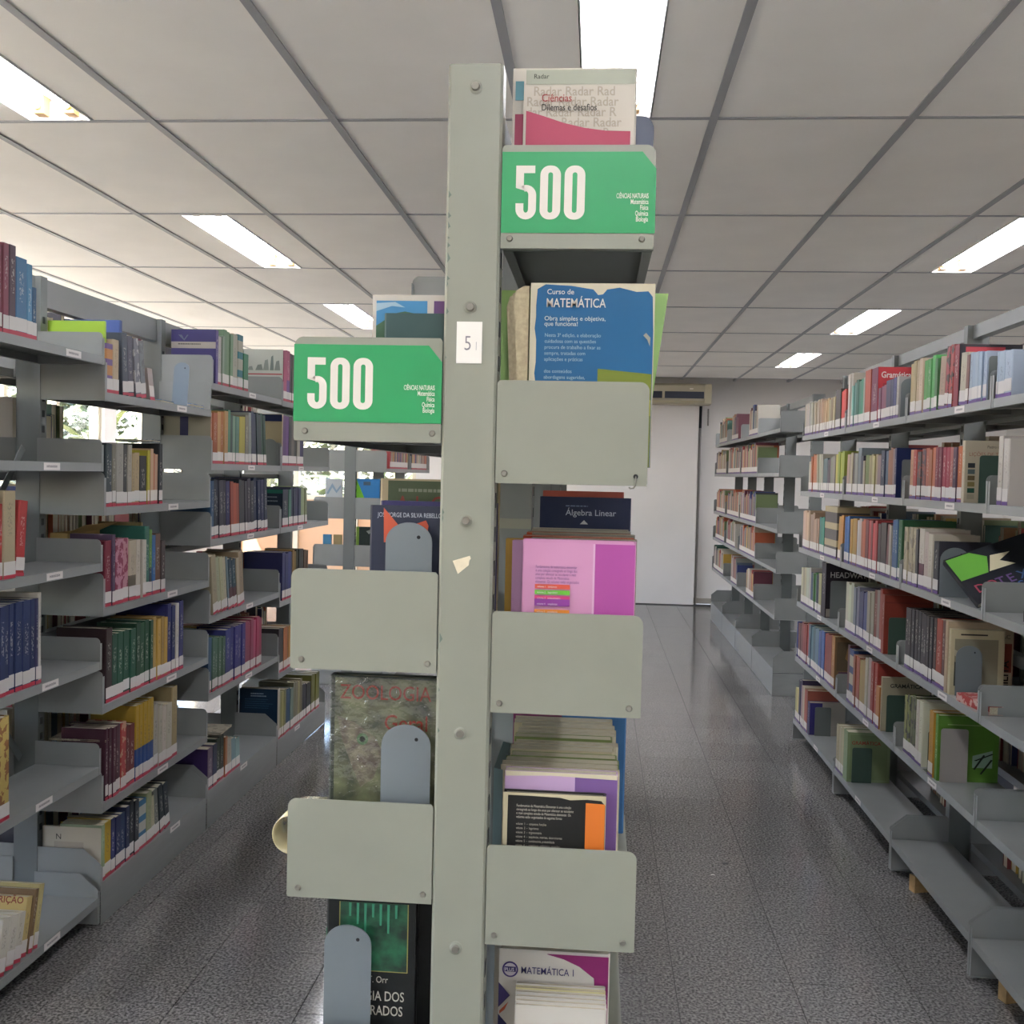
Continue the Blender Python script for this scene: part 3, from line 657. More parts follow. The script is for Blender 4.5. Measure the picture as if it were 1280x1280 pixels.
BOOKS = '''@A 1
2.599 0.021 0.226 0.145 106 58 70 0 v -1 -1 -1 0 1 - 0
2.62 0.026 0.231 0.157 124 61 74 0 v -1 -1 -1 0 1 - 0
2.646 0.028 0.237 0.15 132 64 78 0 v -1 -1 -1 0 1 - 0
2.674 0.033 0.238 0.159 76 52 63 0 v -1 -1 -1 0 1 - 0
2.707 0.056 0.213 0.2 63 111 148 0 v -1 -1 -1 0 1 - 0
2.763 0.028 0.204 0.138 79 134 168 0 v -1 -1 -1 0 1 - 0
2.791 0.023 0.145 0.136 47 90 122 0 v -1 -1 -1 0 1 - 0
@B 1
3.262 0.011 0.232 0.192 166 204 60 0 v -1 -1 -1 0.02 0 - 1
3.235 0.047 0.159 0.145 200 138 80 0 bands 122 95 152 0 1 - 0
3.282 0.043 0.177 0.144 201 179 147 0 v -1 -1 -1 0 1 - 0
3.369 0.019 0.251 0.192 74 95 156 0 v -1 -1 -1 0.02 0 - 0
3.347 0.0425 0.206 0.17 77 84 95 -4 v -1 -1 -1 0 1 - 0
3.3895 0.0425 0.201 0.17 82 80 94 -4 v -1 -1 -1 0 1 - 0
3.451 0.0415 0.2 0.16 129 128 136 -8 pic -1 -1 -1 0 1 - 0
3.4925 0.0415 0.197 0.16 132 136 139 -8 pic -1 -1 -1 0 1 - 0
3.56 0.04 0.11 0.1 184 168 160 -14 v -1 -1 -1 0 1 - 1
@A 3
2.593 0.026 0.226 0.161 168 160 144 0 v -1 -1 -1 0 1 - 0
2.619 0.018 0.215 0.141 76 106 80 0 v -1 -1 -1 0 1 - 0
2.639 0.017 0.204 0.16 176 58 52 0 v -1 -1 -1 0 1 - 0
2.656 0.058 0.238 0.17 184 168 136 0 v -1 -1 -1 0 1 - 0
2.714 0.044 0.209 0.156 168 50 48 6 v -1 -1 -1 0 1 - 0
@B 2
3.234 0.025 0.207 0.165 44 58 60 0 v -1 -1 -1 0 1 - 0
3.259 0.024 0.205 0.162 38 52 63 0 v -1 -1 -1 0 1 - 0
3.283 0.026 0.203 0.138 125 119 104 0 v -1 -1 -1 0 1 - 0
3.309 0.053 0.21 0.2 160 156 146 0 v -1 -1 -1 0 1 - 0
3.362 0.03 0.205 0.159 58 58 58 0 v -1 -1 -1 0 1 - 0
3.392 0.033 0.206 0.147 168 162 149 0 v -1 -1 -1 0 1 - 0
3.425 0.025 0.177 0.136 176 154 114 0 v -1 -1 -1 0 1 - 0
3.45 0.041 0.181 0.17 181 157 119 0 v -1 -1 -1 0 1 - 0
3.491 0.058 0.171 0.154 38 38 42 0 v -1 -1 -1 0 1 - 0
3.549 0.02 0.191 0.164 185 177 58 0 v -1 -1 -1 0 1 - 1
3.569 0.023 0.197 0.17 200 164 134 0 v -1 -1 -1 0 1 - 1
3.592 0.024 0.181 0.164 181 113 79 0 v -1 -1 -1 0 1 - 1
3.616 0.024 0.178 0.172 196 154 128 0 v -1 -1 -1 0 1 - 1
3.64 0.031 0.217 0.151 46 49 52 0 v -1 -1 -1 0 1 - 0
@B 3
3.237 0.047 0.215 0.167 124 34 54 0 v -1 -1 -1 0 1 - 0
3.284 0.022 0.234 0.153 84 64 90 0 v -1 -1 -1 0 1 - 0
3.306 0.06 0.216 0.172 196 140 156 0 pic 138 42 76 0 1 - 0
3.366 0.045 0.216 0.17 196 144 152 0 pic 138 42 76 0 1 - 0
3.411 0.055 0.205 0.139 192 180 156 0 two 106 96 80 0 1 grey 0
3.466 0.034 0.205 0.14 207 196 180 0 v -1 -1 -1 0 1 - 0
3.612 0.013 0.258 0.162 179 154 98 0 v -1 -1 -1 0.05 0 - 1
3.514 0.029 0.202 0.174 214 204 188 0 v -1 -1 -1 0 1 - 0
3.543 0.033 0.248 0.2 47 107 94 0 v -1 -1 -1 0 1 - 0
3.576 0.024 0.235 0.16 93 138 58 0 two 32 48 60 0 1 - 0
3.6 0.027 0.214 0.147 49 98 154 0 v -1 -1 -1 0 1 - 0
3.627 0.045 0.217 0.155 106 74 60 0 v -1 -1 -1 0 1 - 0
3.672 0.036 0.189 0.15 63 50 48 0 v -1 -1 -1 0 1 - 0
@A 4
2.581 0.029 0.245 0.149 35 47 85 0 v -1 -1 -1 0 1 - 0
2.61 0.03 0.245 0.158 35 47 85 0 v -1 -1 -1 0 1 - 0
2.64 0.028 0.244 0.158 38 51 92 0 v -1 -1 -1 0 1 - 0
2.668 0.023 0.245 0.171 35 47 85 0 v -1 -1 -1 0 1 - 0
2.691 0.026 0.246 0.162 38 51 92 0 v -1 -1 -1 0 1 - 0
2.717 0.036 0.247 0.172 32 48 90 0 v -1 -1 -1 0 1 - 0
2.753 0.041 0.247 0.169 38 51 92 0 v -1 -1 -1 0 1 - 0
2.794 0.027 0.247 0.175 35 47 85 0 v -1 -1 -1 0 1 - 0
2.821 0.015 0.247 0.162 58 58 92 0 v -1 -1 -1 0 1 - 0
2.836 0.017 0.261 0.2 207 200 188 0 v -1 -1 -1 0 1 - 0
@B 4
3.247 0.046 0.245 0.169 56 36 38 0 v -1 -1 -1 0 1 - 0
3.293 0.041 0.218 0.174 28 76 56 0 v -1 -1 -1 0 1 - 0
3.334 0.043 0.217 0.171 30 79 58 0 v -1 -1 -1 0 1 - 0
3.377 0.047 0.218 0.158 28 76 56 0 v -1 -1 -1 0 1 - 0
3.424 0.043 0.217 0.164 32 82 60 0 v -1 -1 -1 0 1 - 0
3.47 0.037 0.231 0.143 26 64 42 0 v -1 -1 -1 0 1 - 0
3.507 0.037 0.225 0.143 26 74 46 0 v -1 -1 -1 0 1 - 0
3.544 0.037 0.231 0.143 28 73 51 0 v -1 -1 -1 0 1 - 0
3.583 0.028 0.226 0.168 35 79 56 0 v -1 -1 -1 0 1 - 0
3.612 0.0315 0.232 0.158 187 149 81 0 v -1 -1 -1 0 1 - 0
3.6435 0.0315 0.222 0.158 206 165 80 0 v -1 -1 -1 0 1 - 0
3.675 0.0315 0.226 0.146 165 131 68 0 v -1 -1 -1 0 1 - 0
3.7065 0.0315 0.219 0.146 196 156 72 0 v -1 -1 -1 0 1 - 0
3.74 0.036 0.265 0.2 31 37 99 0 v -1 -1 -1 0 1 - 0
3.776 0.036 0.253 0.2 30 38 87 0 v -1 -1 -1 0 1 - 0
3.812 0.03 0.259 0.2 208 200 188 0 v -1 -1 -1 0 1 - 0
3.842 0.039 0.264 0.2 42 45 102 0 v -1 -1 -1 0 1 - 0
@A 5
2.606 0.033 0.289 0.139 138 122 80 0 v -1 -1 -1 0 1 - 0
2.639 0.052 0.284 0.167 192 168 96 0 pic 138 90 48 0 1 - 0
@B 5
3.257 0.02 0.238 0.151 74 36 51 0 v -1 -1 -1 0 1 - 0
3.277 0.023 0.235 0.141 69 34 47 0 v -1 -1 -1 0 1 - 0
3.3 0.023 0.232 0.147 78 38 54 0 v -1 -1 -1 0 1 - 0
3.323 0.023 0.232 0.166 69 34 47 0 v -1 -1 -1 0 1 - 0
3.346 0.015 0.233 0.17 74 36 51 0 v -1 -1 -1 0 1 - 1
3.361 0.042 0.232 0.137 176 72 64 0 pic 200 160 128 0 1 - 0
3.403 0.031 0.212 0.16 106 42 44 0 v -1 -1 -1 0 1 - 0
3.434 0.04 0.209 0.137 112 44 46 0 v -1 -1 -1 0 1 - 0
3.477 0.029 0.265 0.164 184 149 47 0 two 42 74 134 0 1 - 0
3.506 0.029 0.264 0.148 184 149 47 0 two 42 74 134 0 1 - 0
3.535 0.033 0.266 0.17 184 149 47 0 two 42 74 134 0 1 - 0
3.568 0.031 0.265 0.174 184 149 47 0 two 42 74 134 0 1 - 0
3.599 0.03 0.267 0.155 184 149 47 0 two 42 74 134 0 1 - 0
3.631 0.036 0.236 0.175 181 176 166 0 v -1 -1 -1 0 1 - 0
3.667 0.0325 0.225 0.147 191 185 168 0 v -1 -1 -1 0 1 - 0
3.6995 0.0325 0.214 0.147 210 196 184 0 v -1 -1 -1 0 1 - 0
3.732 0.051 0.215 0.138 200 192 176 0 v -1 -1 -1 0 1 - 0
3.785 0.051 0.268 0.2 168 148 106 0 v -1 -1 -1 0 1 - 0
@B 6
3.2285 0.01 0.177 0.2 207 198 180 0 v -1 -1 -1 0 1 nbook 0
3.229 0.021 0.186 0.143 143 160 130 0 v -1 -1 -1 0 1 - 0
3.25 0.046 0.185 0.151 184 152 42 0 v -1 -1 -1 0 1 - 0
3.296 0.029 0.184 0.159 42 47 102 0 v -1 -1 -1 0 1 - 0
3.328 0.0385 0.179 0.141 31 36 84 0 v -1 -1 -1 0 1 - 0
3.3665 0.0385 0.176 0.141 29 53 92 0 v -1 -1 -1 0 1 - 0
3.405 0.03 0.189 0.137 34 43 77 0 v -1 -1 -1 0 1 - 0
3.436 0.034 0.198 0.17 28 32 36 0 v -1 -1 -1 0 1 - 0
3.47 0.036 0.19 0.148 35 38 44 0 v -1 -1 -1 0 1 - 0
3.506 0.065 0.174 0.173 185 180 168 0 bands 42 106 144 0 1 - 0
3.571 0.044 0.186 0.171 154 160 122 0 v -1 -1 -1 0 1 - 0
3.615 0.034 0.161 0.15 184 176 144 -5 v -1 -1 -1 0 1 - 0
3.649 0.039 0.177 0.153 106 108 102 -7 v -1 -1 -1 0 1 - 0
3.695 0.044 0.179 0.156 29 38 44 -9 v -1 -1 -1 0 1 - 0
3.739 0.044 0.175 0.156 29 39 48 -9 v -1 -1 -1 0 1 - 0
@A 6
2.624 0.042 0.153 0.161 207 200 184 14 v -1 -1 -1 0 1 - 0
2.67 0.039 0.144 0.159 207 200 184 14 v -1 -1 -1 0 1 - 0
2.713 0.036 0.136 0.157 207 200 184 14 v -1 -1 -1 0 1 - 0
2.753 0.029 0.164 0.2 201 176 112 14 v -1 -1 -1 0 1 nutri 0
2.786 0.021 0.175 0.173 122 96 64 14 v -1 -1 -1 0 1 - 0
2.811 0.024 0.179 0.19 184 170 116 14 v -1 -1 -1 0 1 - 0
@C 1
4.19 0.032 0.222 0.19 90 74 136 0 v -1 -1 -1 0 0 psico 0
4.222 0.042 0.201 0.164 200 192 184 0 v -1 -1 -1 0 1 - 0
4.264 0.023 0.208 0.145 143 160 136 0 v -1 -1 -1 0 1 - 1
4.287 0.034 0.237 0.2 107 139 103 0 v -1 -1 -1 0 1 - 1
4.321 0.034 0.233 0.2 119 146 106 0 v -1 -1 -1 0 1 - 1
4.355 0.034 0.226 0.2 110 147 109 0 v -1 -1 -1 0 1 - 1
4.392 0.062 0.235 0.174 180 176 156 0 two 180 176 156 0 1 - 0
4.454 0.067 0.24 0.156 184 180 160 0 bands 44 118 128 0 1 - 0
4.532 0.059 0.165 0.157 47 122 80 0 v -1 -1 -1 0 1 - 1
@C 2
4.1535 0.0165 0.208 0.2 200 144 120 0 v -1 -1 -1 0 1 cgray 0
4.17 0.055 0.21 0.152 168 90 52 0 v -1 -1 -1 0 1 - 0
4.225 0.036 0.217 0.158 200 154 96 0 v -1 -1 -1 0 1 - 1
4.261 0.038 0.219 0.136 184 116 64 0 v -1 -1 -1 0 1 - 0
4.299 0.043 0.225 0.16 200 154 104 0 v -1 -1 -1 0 1 - 0
4.342 0.029 0.231 0.16 79 138 106 0 v -1 -1 -1 0 1 - 1
4.371 0.033 0.212 0.137 44 68 68 0 v -1 -1 -1 0 1 - 1
4.404 0.033 0.21 0.16 122 154 134 0 v -1 -1 -1 0 1 - 1
4.437 0.045 0.209 0.154 106 143 128 0 v -1 -1 -1 0 1 - 0
4.482 0.037 0.211 0.162 192 172 56 0 v -1 -1 -1 0 1 - 1
4.519 0.04 0.213 0.149 184 168 58 0 v -1 -1 -1 0 1 - 1
4.564 0.045 0.223 0.163 138 132 120 0 v -1 -1 -1 0 1 - 0
4.609 0.044 0.237 0.165 154 160 154 0 v -1 -1 -1 0 1 - 0
4.657 0.032 0.244 0.136 34 46 78 -5 v -1 -1 -1 0 1 - 1
4.689 0.032 0.236 0.136 36 46 69 -5 v -1 -1 -1 0 1 - 1
4.738 0.032 0.242 0.137 31 52 56 -7 v -1 -1 -1 0 1 - 1
4.77 0.032 0.235 0.137 43 52 55 -7 v -1 -1 -1 0 1 - 1
4.802 0.036 0.242 0.162 29 70 45 -8 v -1 -1 -1 0 1 - 1
4.838 0.036 0.236 0.162 32 66 45 -8 v -1 -1 -1 0 1 - 1
@C 3
4.1535 0.0345 0.241 0.174 58 90 122 0 v -1 -1 -1 0 1 - 0
4.19 0.032 0.245 0.145 31 40 49 -3 v -1 -1 -1 0 1 - 0
4.222 0.032 0.242 0.145 24 27 51 -3 v -1 -1 -1 0 1 - 0
4.254 0.051 0.241 0.153 63 64 72 -3 v -1 -1 -1 0 1 - 0
4.305 0.039 0.241 0.159 34 34 44 -3 v -1 -1 -1 0 1 - 0
4.344 0.049 0.237 0.148 58 58 102 -3 v -1 -1 -1 0 1 - 0
4.393 0.0373 0.237 0.15 150 66 46 -4 v -1 -1 -1 0 1 - 1
4.4303 0.0373 0.23 0.15 184 81 47 -4 v -1 -1 -1 0 1 - 1
4.4677 0.0373 0.228 0.15 154 68 40 -4 v -1 -1 -1 0 1 - 1
4.505 0.0353 0.244 0.148 30 42 49 -4 v -1 -1 -1 0 1 - 1
4.5403 0.0353 0.24 0.148 36 40 47 -4 v -1 -1 -1 0 1 - 1
4.5757 0.0353 0.238 0.148 40 38 51 -4 v -1 -1 -1 0 1 - 1
4.611 0.0465 0.247 0.15 55 49 64 -4 v -1 -1 -1 0 1 - 0
4.6575 0.0465 0.237 0.15 53 56 62 -4 v -1 -1 -1 0 1 - 0
4.706 0.047 0.25 0.2 22 39 74 -4 v -1 -1 -1 0 1 - 0
4.753 0.047 0.24 0.2 28 43 75 -4 v -1 -1 -1 0 1 - 0
4.8 0.047 0.241 0.2 31 36 75 -4 v -1 -1 -1 0 1 - 0
4.847 0.047 0.248 0.2 25 39 61 -4 v -1 -1 -1 0 1 - 0
@C 4
4.196 0.055 0.249 0.147 168 156 128 -9 v -1 -1 -1 0 1 - 0
4.254 0.0403 0.239 0.15 172 176 144 -10 v -1 -1 -1 0 1 - 0
4.2943 0.0403 0.237 0.15 189 185 149 -10 v -1 -1 -1 0 1 - 0
4.3347 0.0403 0.233 0.15 191 181 154 -10 v -1 -1 -1 0 1 - 0
4.375 0.02 0.233 0.166 106 127 136 -10 v -1 -1 -1 0 1 - 1
4.395 0.0455 0.221 0.136 34 63 79 -9 two 90 42 48 0 1 - 0
4.4405 0.0455 0.214 0.136 40 71 84 -9 two 90 42 48 0 1 - 0
4.489 0.034 0.218 0.158 176 160 136 -8 v -1 -1 -1 0 1 - 1
4.523 0.058 0.244 0.164 160 140 112 -8 v -1 -1 -1 0 1 - 0
@C 5
4.1535 0.0165 0.235 0.147 36 72 106 0 v -1 -1 -1 0 1 - 1
4.17 0.023 0.232 0.144 42 80 112 0 v -1 -1 -1 0 1 - 1
4.195 0.036 0.228 0.167 74 103 86 0 v -1 -1 -1 0 1 - 0
4.231 0.036 0.22 0.167 68 102 80 0 v -1 -1 -1 0 1 - 0
4.267 0.0405 0.219 0.145 76 103 79 0 v -1 -1 -1 0 1 - 0
4.3075 0.0405 0.213 0.145 65 95 70 0 v -1 -1 -1 0 1 - 0
4.351 0.061 0.236 0.142 52 56 122 0 v -1 -1 -1 0 1 - 0
4.412 0.045 0.239 0.152 44 42 102 0 v -1 -1 -1 0 1 - 0
4.457 0.047 0.236 0.163 48 46 112 0 v -1 -1 -1 0 1 - 0
4.504 0.047 0.236 0.139 44 42 102 0 v -1 -1 -1 0 1 - 0
4.551 0.048 0.236 0.148 48 46 112 0 v -1 -1 -1 0 1 - 0
4.602 0.037 0.238 0.148 136 40 70 0 two 74 26 44 0 1 - 1
4.639 0.037 0.232 0.148 133 39 67 0 two 74 26 44 0 1 - 1
4.676 0.04 0.239 0.168 135 50 76 0 two 74 26 44 0 1 - 1
4.716 0.04 0.227 0.168 163 59 91 0 two 74 26 44 0 1 - 1
4.756 0.041 0.239 0.153 153 35 75 0 two 74 26 44 0 1 - 1
4.797 0.041 0.228 0.153 129 31 57 0 two 74 26 44 0 1 - 1
@C 6
4.1535 0.0575 0.174 0.2 106 88 104 0 v -1 -1 -1 0 1 purple 0
4.213 0.044 0.178 0.142 32 40 74 0 v -1 -1 -1 0 1 - 1
4.259 0.047 0.19 0.148 43 58 41 0 v -1 -1 -1 0 1 - 0
4.306 0.047 0.188 0.148 46 54 41 0 v -1 -1 -1 0 1 - 0
4.355 0.027 0.175 0.161 168 106 64 0 v -1 -1 -1 0 1 - 1
4.382 0.06 0.157 0.17 176 168 152 0 v -1 -1 -1 0 1 - 0
4.447 0.0495 0.146 0.153 124 154 159 -5 pic 176 138 144 0 1 - 1
4.4965 0.0495 0.135 0.153 137 166 164 -5 pic 176 138 144 0 1 - 1
@D 1
5.1035 0.0095 0.255 0.2 216 216 204 0 v -1 -1 -1 0 0 pict 0
5.117 0.054 0.251 0.14 176 74 106 0 two 106 74 136 0 1 - 1
5.171 0.058 0.258 0.156 168 74 108 0 two 106 74 136 0 1 - 0
5.233 0.0335 0.25 0.143 62 47 53 0 v -1 -1 -1 0 1 - 1
5.2665 0.0335 0.248 0.143 78 69 61 0 v -1 -1 -1 0 1 - 1
5.304 0.038 0.246 0.167 122 94 95 0 v -1 -1 -1 0 1 - 1
5.342 0.038 0.244 0.167 114 87 87 0 v -1 -1 -1 0 1 - 1
@D 2
5.1035 0.0195 0.256 0.2 196 180 144 0 v -1 -1 -1 0 1 navycream 0
5.129 0.048 0.252 0.142 79 35 97 0 two 58 48 56 0 1 - 1
5.177 0.048 0.25 0.142 96 49 120 0 two 58 48 56 0 1 - 1
5.225 0.049 0.252 0.146 58 58 58 0 v -1 -1 -1 0 1 - 1
5.274 0.05 0.25 0.167 106 100 88 0 v -1 -1 -1 0 1 - 1
5.324 0.051 0.249 0.161 58 58 56 0 v -1 -1 -1 0 1 - 1
5.375 0.052 0.252 0.167 176 170 152 0 v -1 -1 -1 0 1 - 1
5.427 0.0365 0.251 0.149 43 38 90 0 v -1 -1 -1 0 1 - 1
5.4635 0.0365 0.241 0.149 38 36 80 0 v -1 -1 -1 0 1 - 1
@D 3
5.142 0.099 0.192 0.2 30 40 56 0 v -1 -1 -1 0 1 dnavy 0
5.244 0.039 0.191 0.147 74 128 104 0 v -1 -1 -1 0 1 - 1
5.283 0.0437 0.202 0.167 32 38 70 0 v -1 -1 -1 0 1 - 1
5.3267 0.0437 0.196 0.167 25 36 62 0 v -1 -1 -1 0 1 - 1
5.3703 0.0437 0.2 0.167 34 31 69 0 v -1 -1 -1 0 1 - 1
5.414 0.045 0.197 0.146 42 48 80 0 v -1 -1 -1 0 1 - 1
5.459 0.0393 0.205 0.149 147 164 117 -3 v -1 -1 -1 0 1 - 1
5.4983 0.0393 0.194 0.149 155 167 124 -3 v -1 -1 -1 0 1 - 1
5.5377 0.0393 0.194 0.149 139 145 111 -3 v -1 -1 -1 0 1 - 1
@D 4
5.146 0.0473 0.244 0.2 30 32 89 0 v -1 -1 -1 0 1 - 1
5.1933 0.0473 0.235 0.2 30 37 90 0 v -1 -1 -1 0 1 - 1
5.2407 0.0473 0.241 0.2 32 45 117 0 v -1 -1 -1 0 1 - 1
5.288 0.029 0.237 0.152 28 32 40 0 v -1 -1 -1 0 1 - 1
5.321 0.038 0.246 0.151 145 109 39 0 v -1 -1 -1 0 1 - 1
5.359 0.038 0.234 0.151 121 101 33 0 v -1 -1 -1 0 1 - 1
5.404 0.034 0.245 0.172 38 42 28 0 v -1 -1 -1 0 1 - 1
5.438 0.034 0.241 0.172 34 37 31 0 v -1 -1 -1 0 1 - 1
5.472 0.0345 0.24 0.141 51 38 37 0 v -1 -1 -1 0 1 - 1
5.5065 0.0345 0.238 0.141 38 41 34 0 v -1 -1 -1 0 1 - 1
5.541 0.0395 0.23 0.135 83 53 32 0 v -1 -1 -1 0 1 - 1
5.5805 0.0395 0.225 0.135 78 51 23 0 v -1 -1 -1 0 1 - 1
@D 5
5.105 0.04 0.226 0.173 43 35 39 0 v -1 -1 -1 0 1 - 1
5.145 0.04 0.219 0.173 37 35 31 0 v -1 -1 -1 0 1 - 1
5.188 0.06 0.22 0.17 184 106 52 0 v -1 -1 -1 0 1 - 1
5.251 0.0315 0.215 0.174 146 99 42 0 v -1 -1 -1 0 1 - 1
5.2825 0.0315 0.214 0.174 182 128 45 0 v -1 -1 -1 0 1 - 1
5.321 0.0343 0.206 0.152 89 63 53 0 v -1 -1 -1 0 1 - 1
5.3553 0.0343 0.206 0.152 100 68 52 0 v -1 -1 -1 0 1 - 1
5.3897 0.0343 0.195 0.152 97 69 49 0 v -1 -1 -1 0 1 - 1
5.424 0.0407 0.194 0.173 58 61 73 0 v -1 -1 -1 0 1 - 1
5.4647 0.0407 0.186 0.173 54 48 59 0 v -1 -1 -1 0 1 - 1
5.5053 0.0407 0.186 0.173 64 59 67 0 v -1 -1 -1 0 1 - 1
@D 6
5.1035 0.0405 0.26 0.2 192 184 168 0 v -1 -1 -1 0 1 d6navy 0
5.144 0.0337 0.241 0.144 145 140 91 0 v -1 -1 -1 0 1 - 1
5.1777 0.0337 0.233 0.144 167 161 99 0 v -1 -1 -1 0 1 - 1
5.2113 0.0337 0.236 0.144 138 134 82 0 v -1 -1 -1 0 1 - 1
5.247 0.039 0.227 0.165 33 68 101 0 v -1 -1 -1 0 1 - 1
5.286 0.039 0.225 0.165 36 79 113 0 v -1 -1 -1 0 1 - 1
5.325 0.05 0.218 0.168 106 128 120 0 v -1 -1 -1 0 1 - 1
5.383 0.0395 0.239 0.19 115 112 84 0 v -1 -1 -1 0 1 - 1
5.4225 0.0395 0.233 0.19 120 113 90 0 v -1 -1 -1 0 1 - 1
5.462 0.0395 0.229 0.19 158 149 102 0 v -1 -1 -1 0 1 - 1
5.5015 0.0395 0.234 0.19 119 109 78 0 v -1 -1 -1 0 1 - 1
5.543 0.04 0.193 0.156 35 34 53 0 v -1 -1 -1 0 1 - 1
5.583 0.04 0.189 0.156 38 35 53 0 v -1 -1 -1 0 1 - 1
5.636 0.045 0.182 0.147 38 39 40 0 v -1 -1 -1 0 1 - 1
5.681 0.045 0.18 0.147 32 34 38 0 v -1 -1 -1 0 1 - 1
5.731 0.0412 0.211 0.2 104 103 36 0 v -1 -1 -1 0 1 - 1
5.7722 0.0412 0.207 0.2 114 114 43 0 v -1 -1 -1 0 1 - 1
5.8135 0.0412 0.205 0.2 121 119 45 0 v -1 -1 -1 0 1 - 1
5.8548 0.0412 0.206 0.2 93 99 44 0 v -1 -1 -1 0 1 - 1
@R4 1
6.005 0.036 0.176 0.144 200 188 160 0 v -1 -1 -1 0 1 - 1
5.887 0.037 0.184 0.138 194 188 179 0 v -1 -1 -1 0 1 - 1
5.924 0.037 0.178 0.138 204 187 175 0 v -1 -1 -1 0 1 - 1
5.961 0.037 0.179 0.138 200 193 181 0 v -1 -1 -1 0 1 - 1
5.772 0.0383 0.18 0.159 172 165 150 0 v -1 -1 -1 0 1 - 1
5.8103 0.0383 0.176 0.159 187 182 157 0 v -1 -1 -1 0 1 - 1
5.8487 0.0383 0.176 0.159 189 186 171 0 v -1 -1 -1 0 1 - 1
5.603 0.0405 0.179 0.146 174 147 123 0 v -1 -1 -1 0 1 - 1
5.6435 0.0405 0.178 0.146 197 175 153 0 v -1 -1 -1 0 1 - 1
5.684 0.0405 0.17 0.146 173 153 125 0 v -1 -1 -1 0 1 - 1
5.7245 0.0405 0.168 0.146 201 181 149 0 v -1 -1 -1 0 1 - 1
5.441 0.039 0.17 0.167 200 165 114 -4 v -1 -1 -1 0 1 - 1
5.48 0.039 0.159 0.167 206 170 126 -4 v -1 -1 -1 0 1 - 1
5.519 0.039 0.159 0.167 183 147 105 -4 v -1 -1 -1 0 1 - 1
5.558 0.039 0.16 0.167 188 144 109 -4 v -1 -1 -1 0 1 - 1
5.291 0.0467 0.167 0.137 191 173 131 -3 pic -1 -1 -1 0 1 - 1
5.3377 0.0467 0.165 0.137 151 130 102 -3 pic -1 -1 -1 0 1 - 1
5.3843 0.0467 0.16 0.137 178 172 132 -3 pic -1 -1 -1 0 1 - 1
5.161 0.0423 0.196 0.18 79 72 62 0 v -1 -1 -1 0 1 - 1
5.2033 0.0423 0.195 0.18 77 62 63 0 v -1 -1 -1 0 1 - 1
5.2457 0.0423 0.196 0.18 76 71 70 0 v -1 -1 -1 0 1 - 1
5.057 0.0337 0.186 0.163 185 58 43 0 v -1 -1 -1 0 1 - 1
5.0907 0.0337 0.183 0.163 208 54 47 0 v -1 -1 -1 0 1 - 1
5.1243 0.0337 0.179 0.163 215 60 50 0 v -1 -1 -1 0 1 - 1
@R3 1
4.94 0.0355 0.25 0.19 205 194 178 0 v -1 -1 -1 0 1 - 1
4.9755 0.0355 0.248 0.19 226 214 201 0 v -1 -1 -1 0 1 - 1
4.869 0.034 0.199 0.171 94 137 129 0 v -1 -1 -1 0 1 - 1
4.903 0.034 0.187 0.171 118 177 161 0 v -1 -1 -1 0 1 - 1
4.825 0.044 0.208 0.171 28 92 72 0 v -1 -1 -1 0 1 - 1
4.74 0.0425 0.206 0.158 37 133 98 0 v -1 -1 -1 0 1 - 1
4.7825 0.0425 0.199 0.158 34 111 89 0 v -1 -1 -1 0 1 - 1
4.712 0.024 0.208 0.136 184 176 164 0 v -1 -1 -1 0 1 - 1
4.611 0.049 0.233 0.2 175 70 40 0 two 106 42 52 0 1 - 1
4.66 0.049 0.233 0.2 183 75 43 0 two 106 42 52 0 1 - 1
4.504 0.104 0.232 0.2 122 42 74 0 v -1 -1 -1 0 1 gram1 0
4.367 0.0403 0.146 0.147 133 57 79 0 v -1 -1 -1 0 1 - 1
4.4073 0.0403 0.143 0.147 127 49 83 0 v -1 -1 -1 0 1 - 1
4.4477 0.0403 0.139 0.147 112 43 76 0 v -1 -1 -1 0 1 - 1
4.329 0.035 0.159 0.162 42 48 84 0 v -1 -1 -1 0 1 - 1
4.295 0.034 0.159 0.156 58 44 80 0 v -1 -1 -1 0 1 - 1
4.261 0.034 0.159 0.152 42 48 84 0 v -1 -1 -1 0 1 - 1
4.223 0.038 0.162 0.173 47 47 112 0 v -1 -1 -1 0 1 - 1
4.18 0.035 0.161 0.18 192 184 172 0 v -1 -1 -1 0 1 arch1 0
@R2 1
3.97 0.0345 0.199 0.149 183 163 117 0 pic -1 -1 -1 0 1 - 1
4.0045 0.0345 0.192 0.149 184 162 107 0 pic -1 -1 -1 0 1 - 1
3.889 0.0405 0.2 0.145 221 195 169 0 v -1 -1 -1 0 1 - 0
3.9295 0.0405 0.195 0.145 199 176 143 0 v -1 -1 -1 0 1 - 0
3.758 0.041 0.196 0.18 86 173 90 0 v -1 -1 -1 0 1 - 0
3.799 0.041 0.188 0.18 73 148 75 0 v -1 -1 -1 0 1 - 0
3.84 0.041 0.187 0.18 86 161 78 0 v -1 -1 -1 0 1 - 0
3.728 0.028 0.181 0.154 58 111 58 0 v -1 -1 -1 0 1 - 1
3.657 0.062 0.18 0.166 168 144 124 -4 v -1 -1 -1 0 1 - 0
3.58 0.0365 0.209 0.149 163 67 64 -4 pic 64 48 44 0 1 - 0
3.6165 0.0365 0.208 0.149 157 64 69 -4 pic 64 48 44 0 1 - 0
3.526 0.048 0.204 0.2 138 42 58 0 v -1 -1 -1 0 0 redbig 0
3.444 0.059 0.168 0.156 192 184 160 -3 v -1 -1 -1 0 1 - 0
3.419 0.025 0.156 0.168 122 74 64 -3 v -1 -1 -1 0 1 - 1
3.387 0.032 0.161 0.142 168 184 200 0 v -1 -1 -1 0 1 - 0
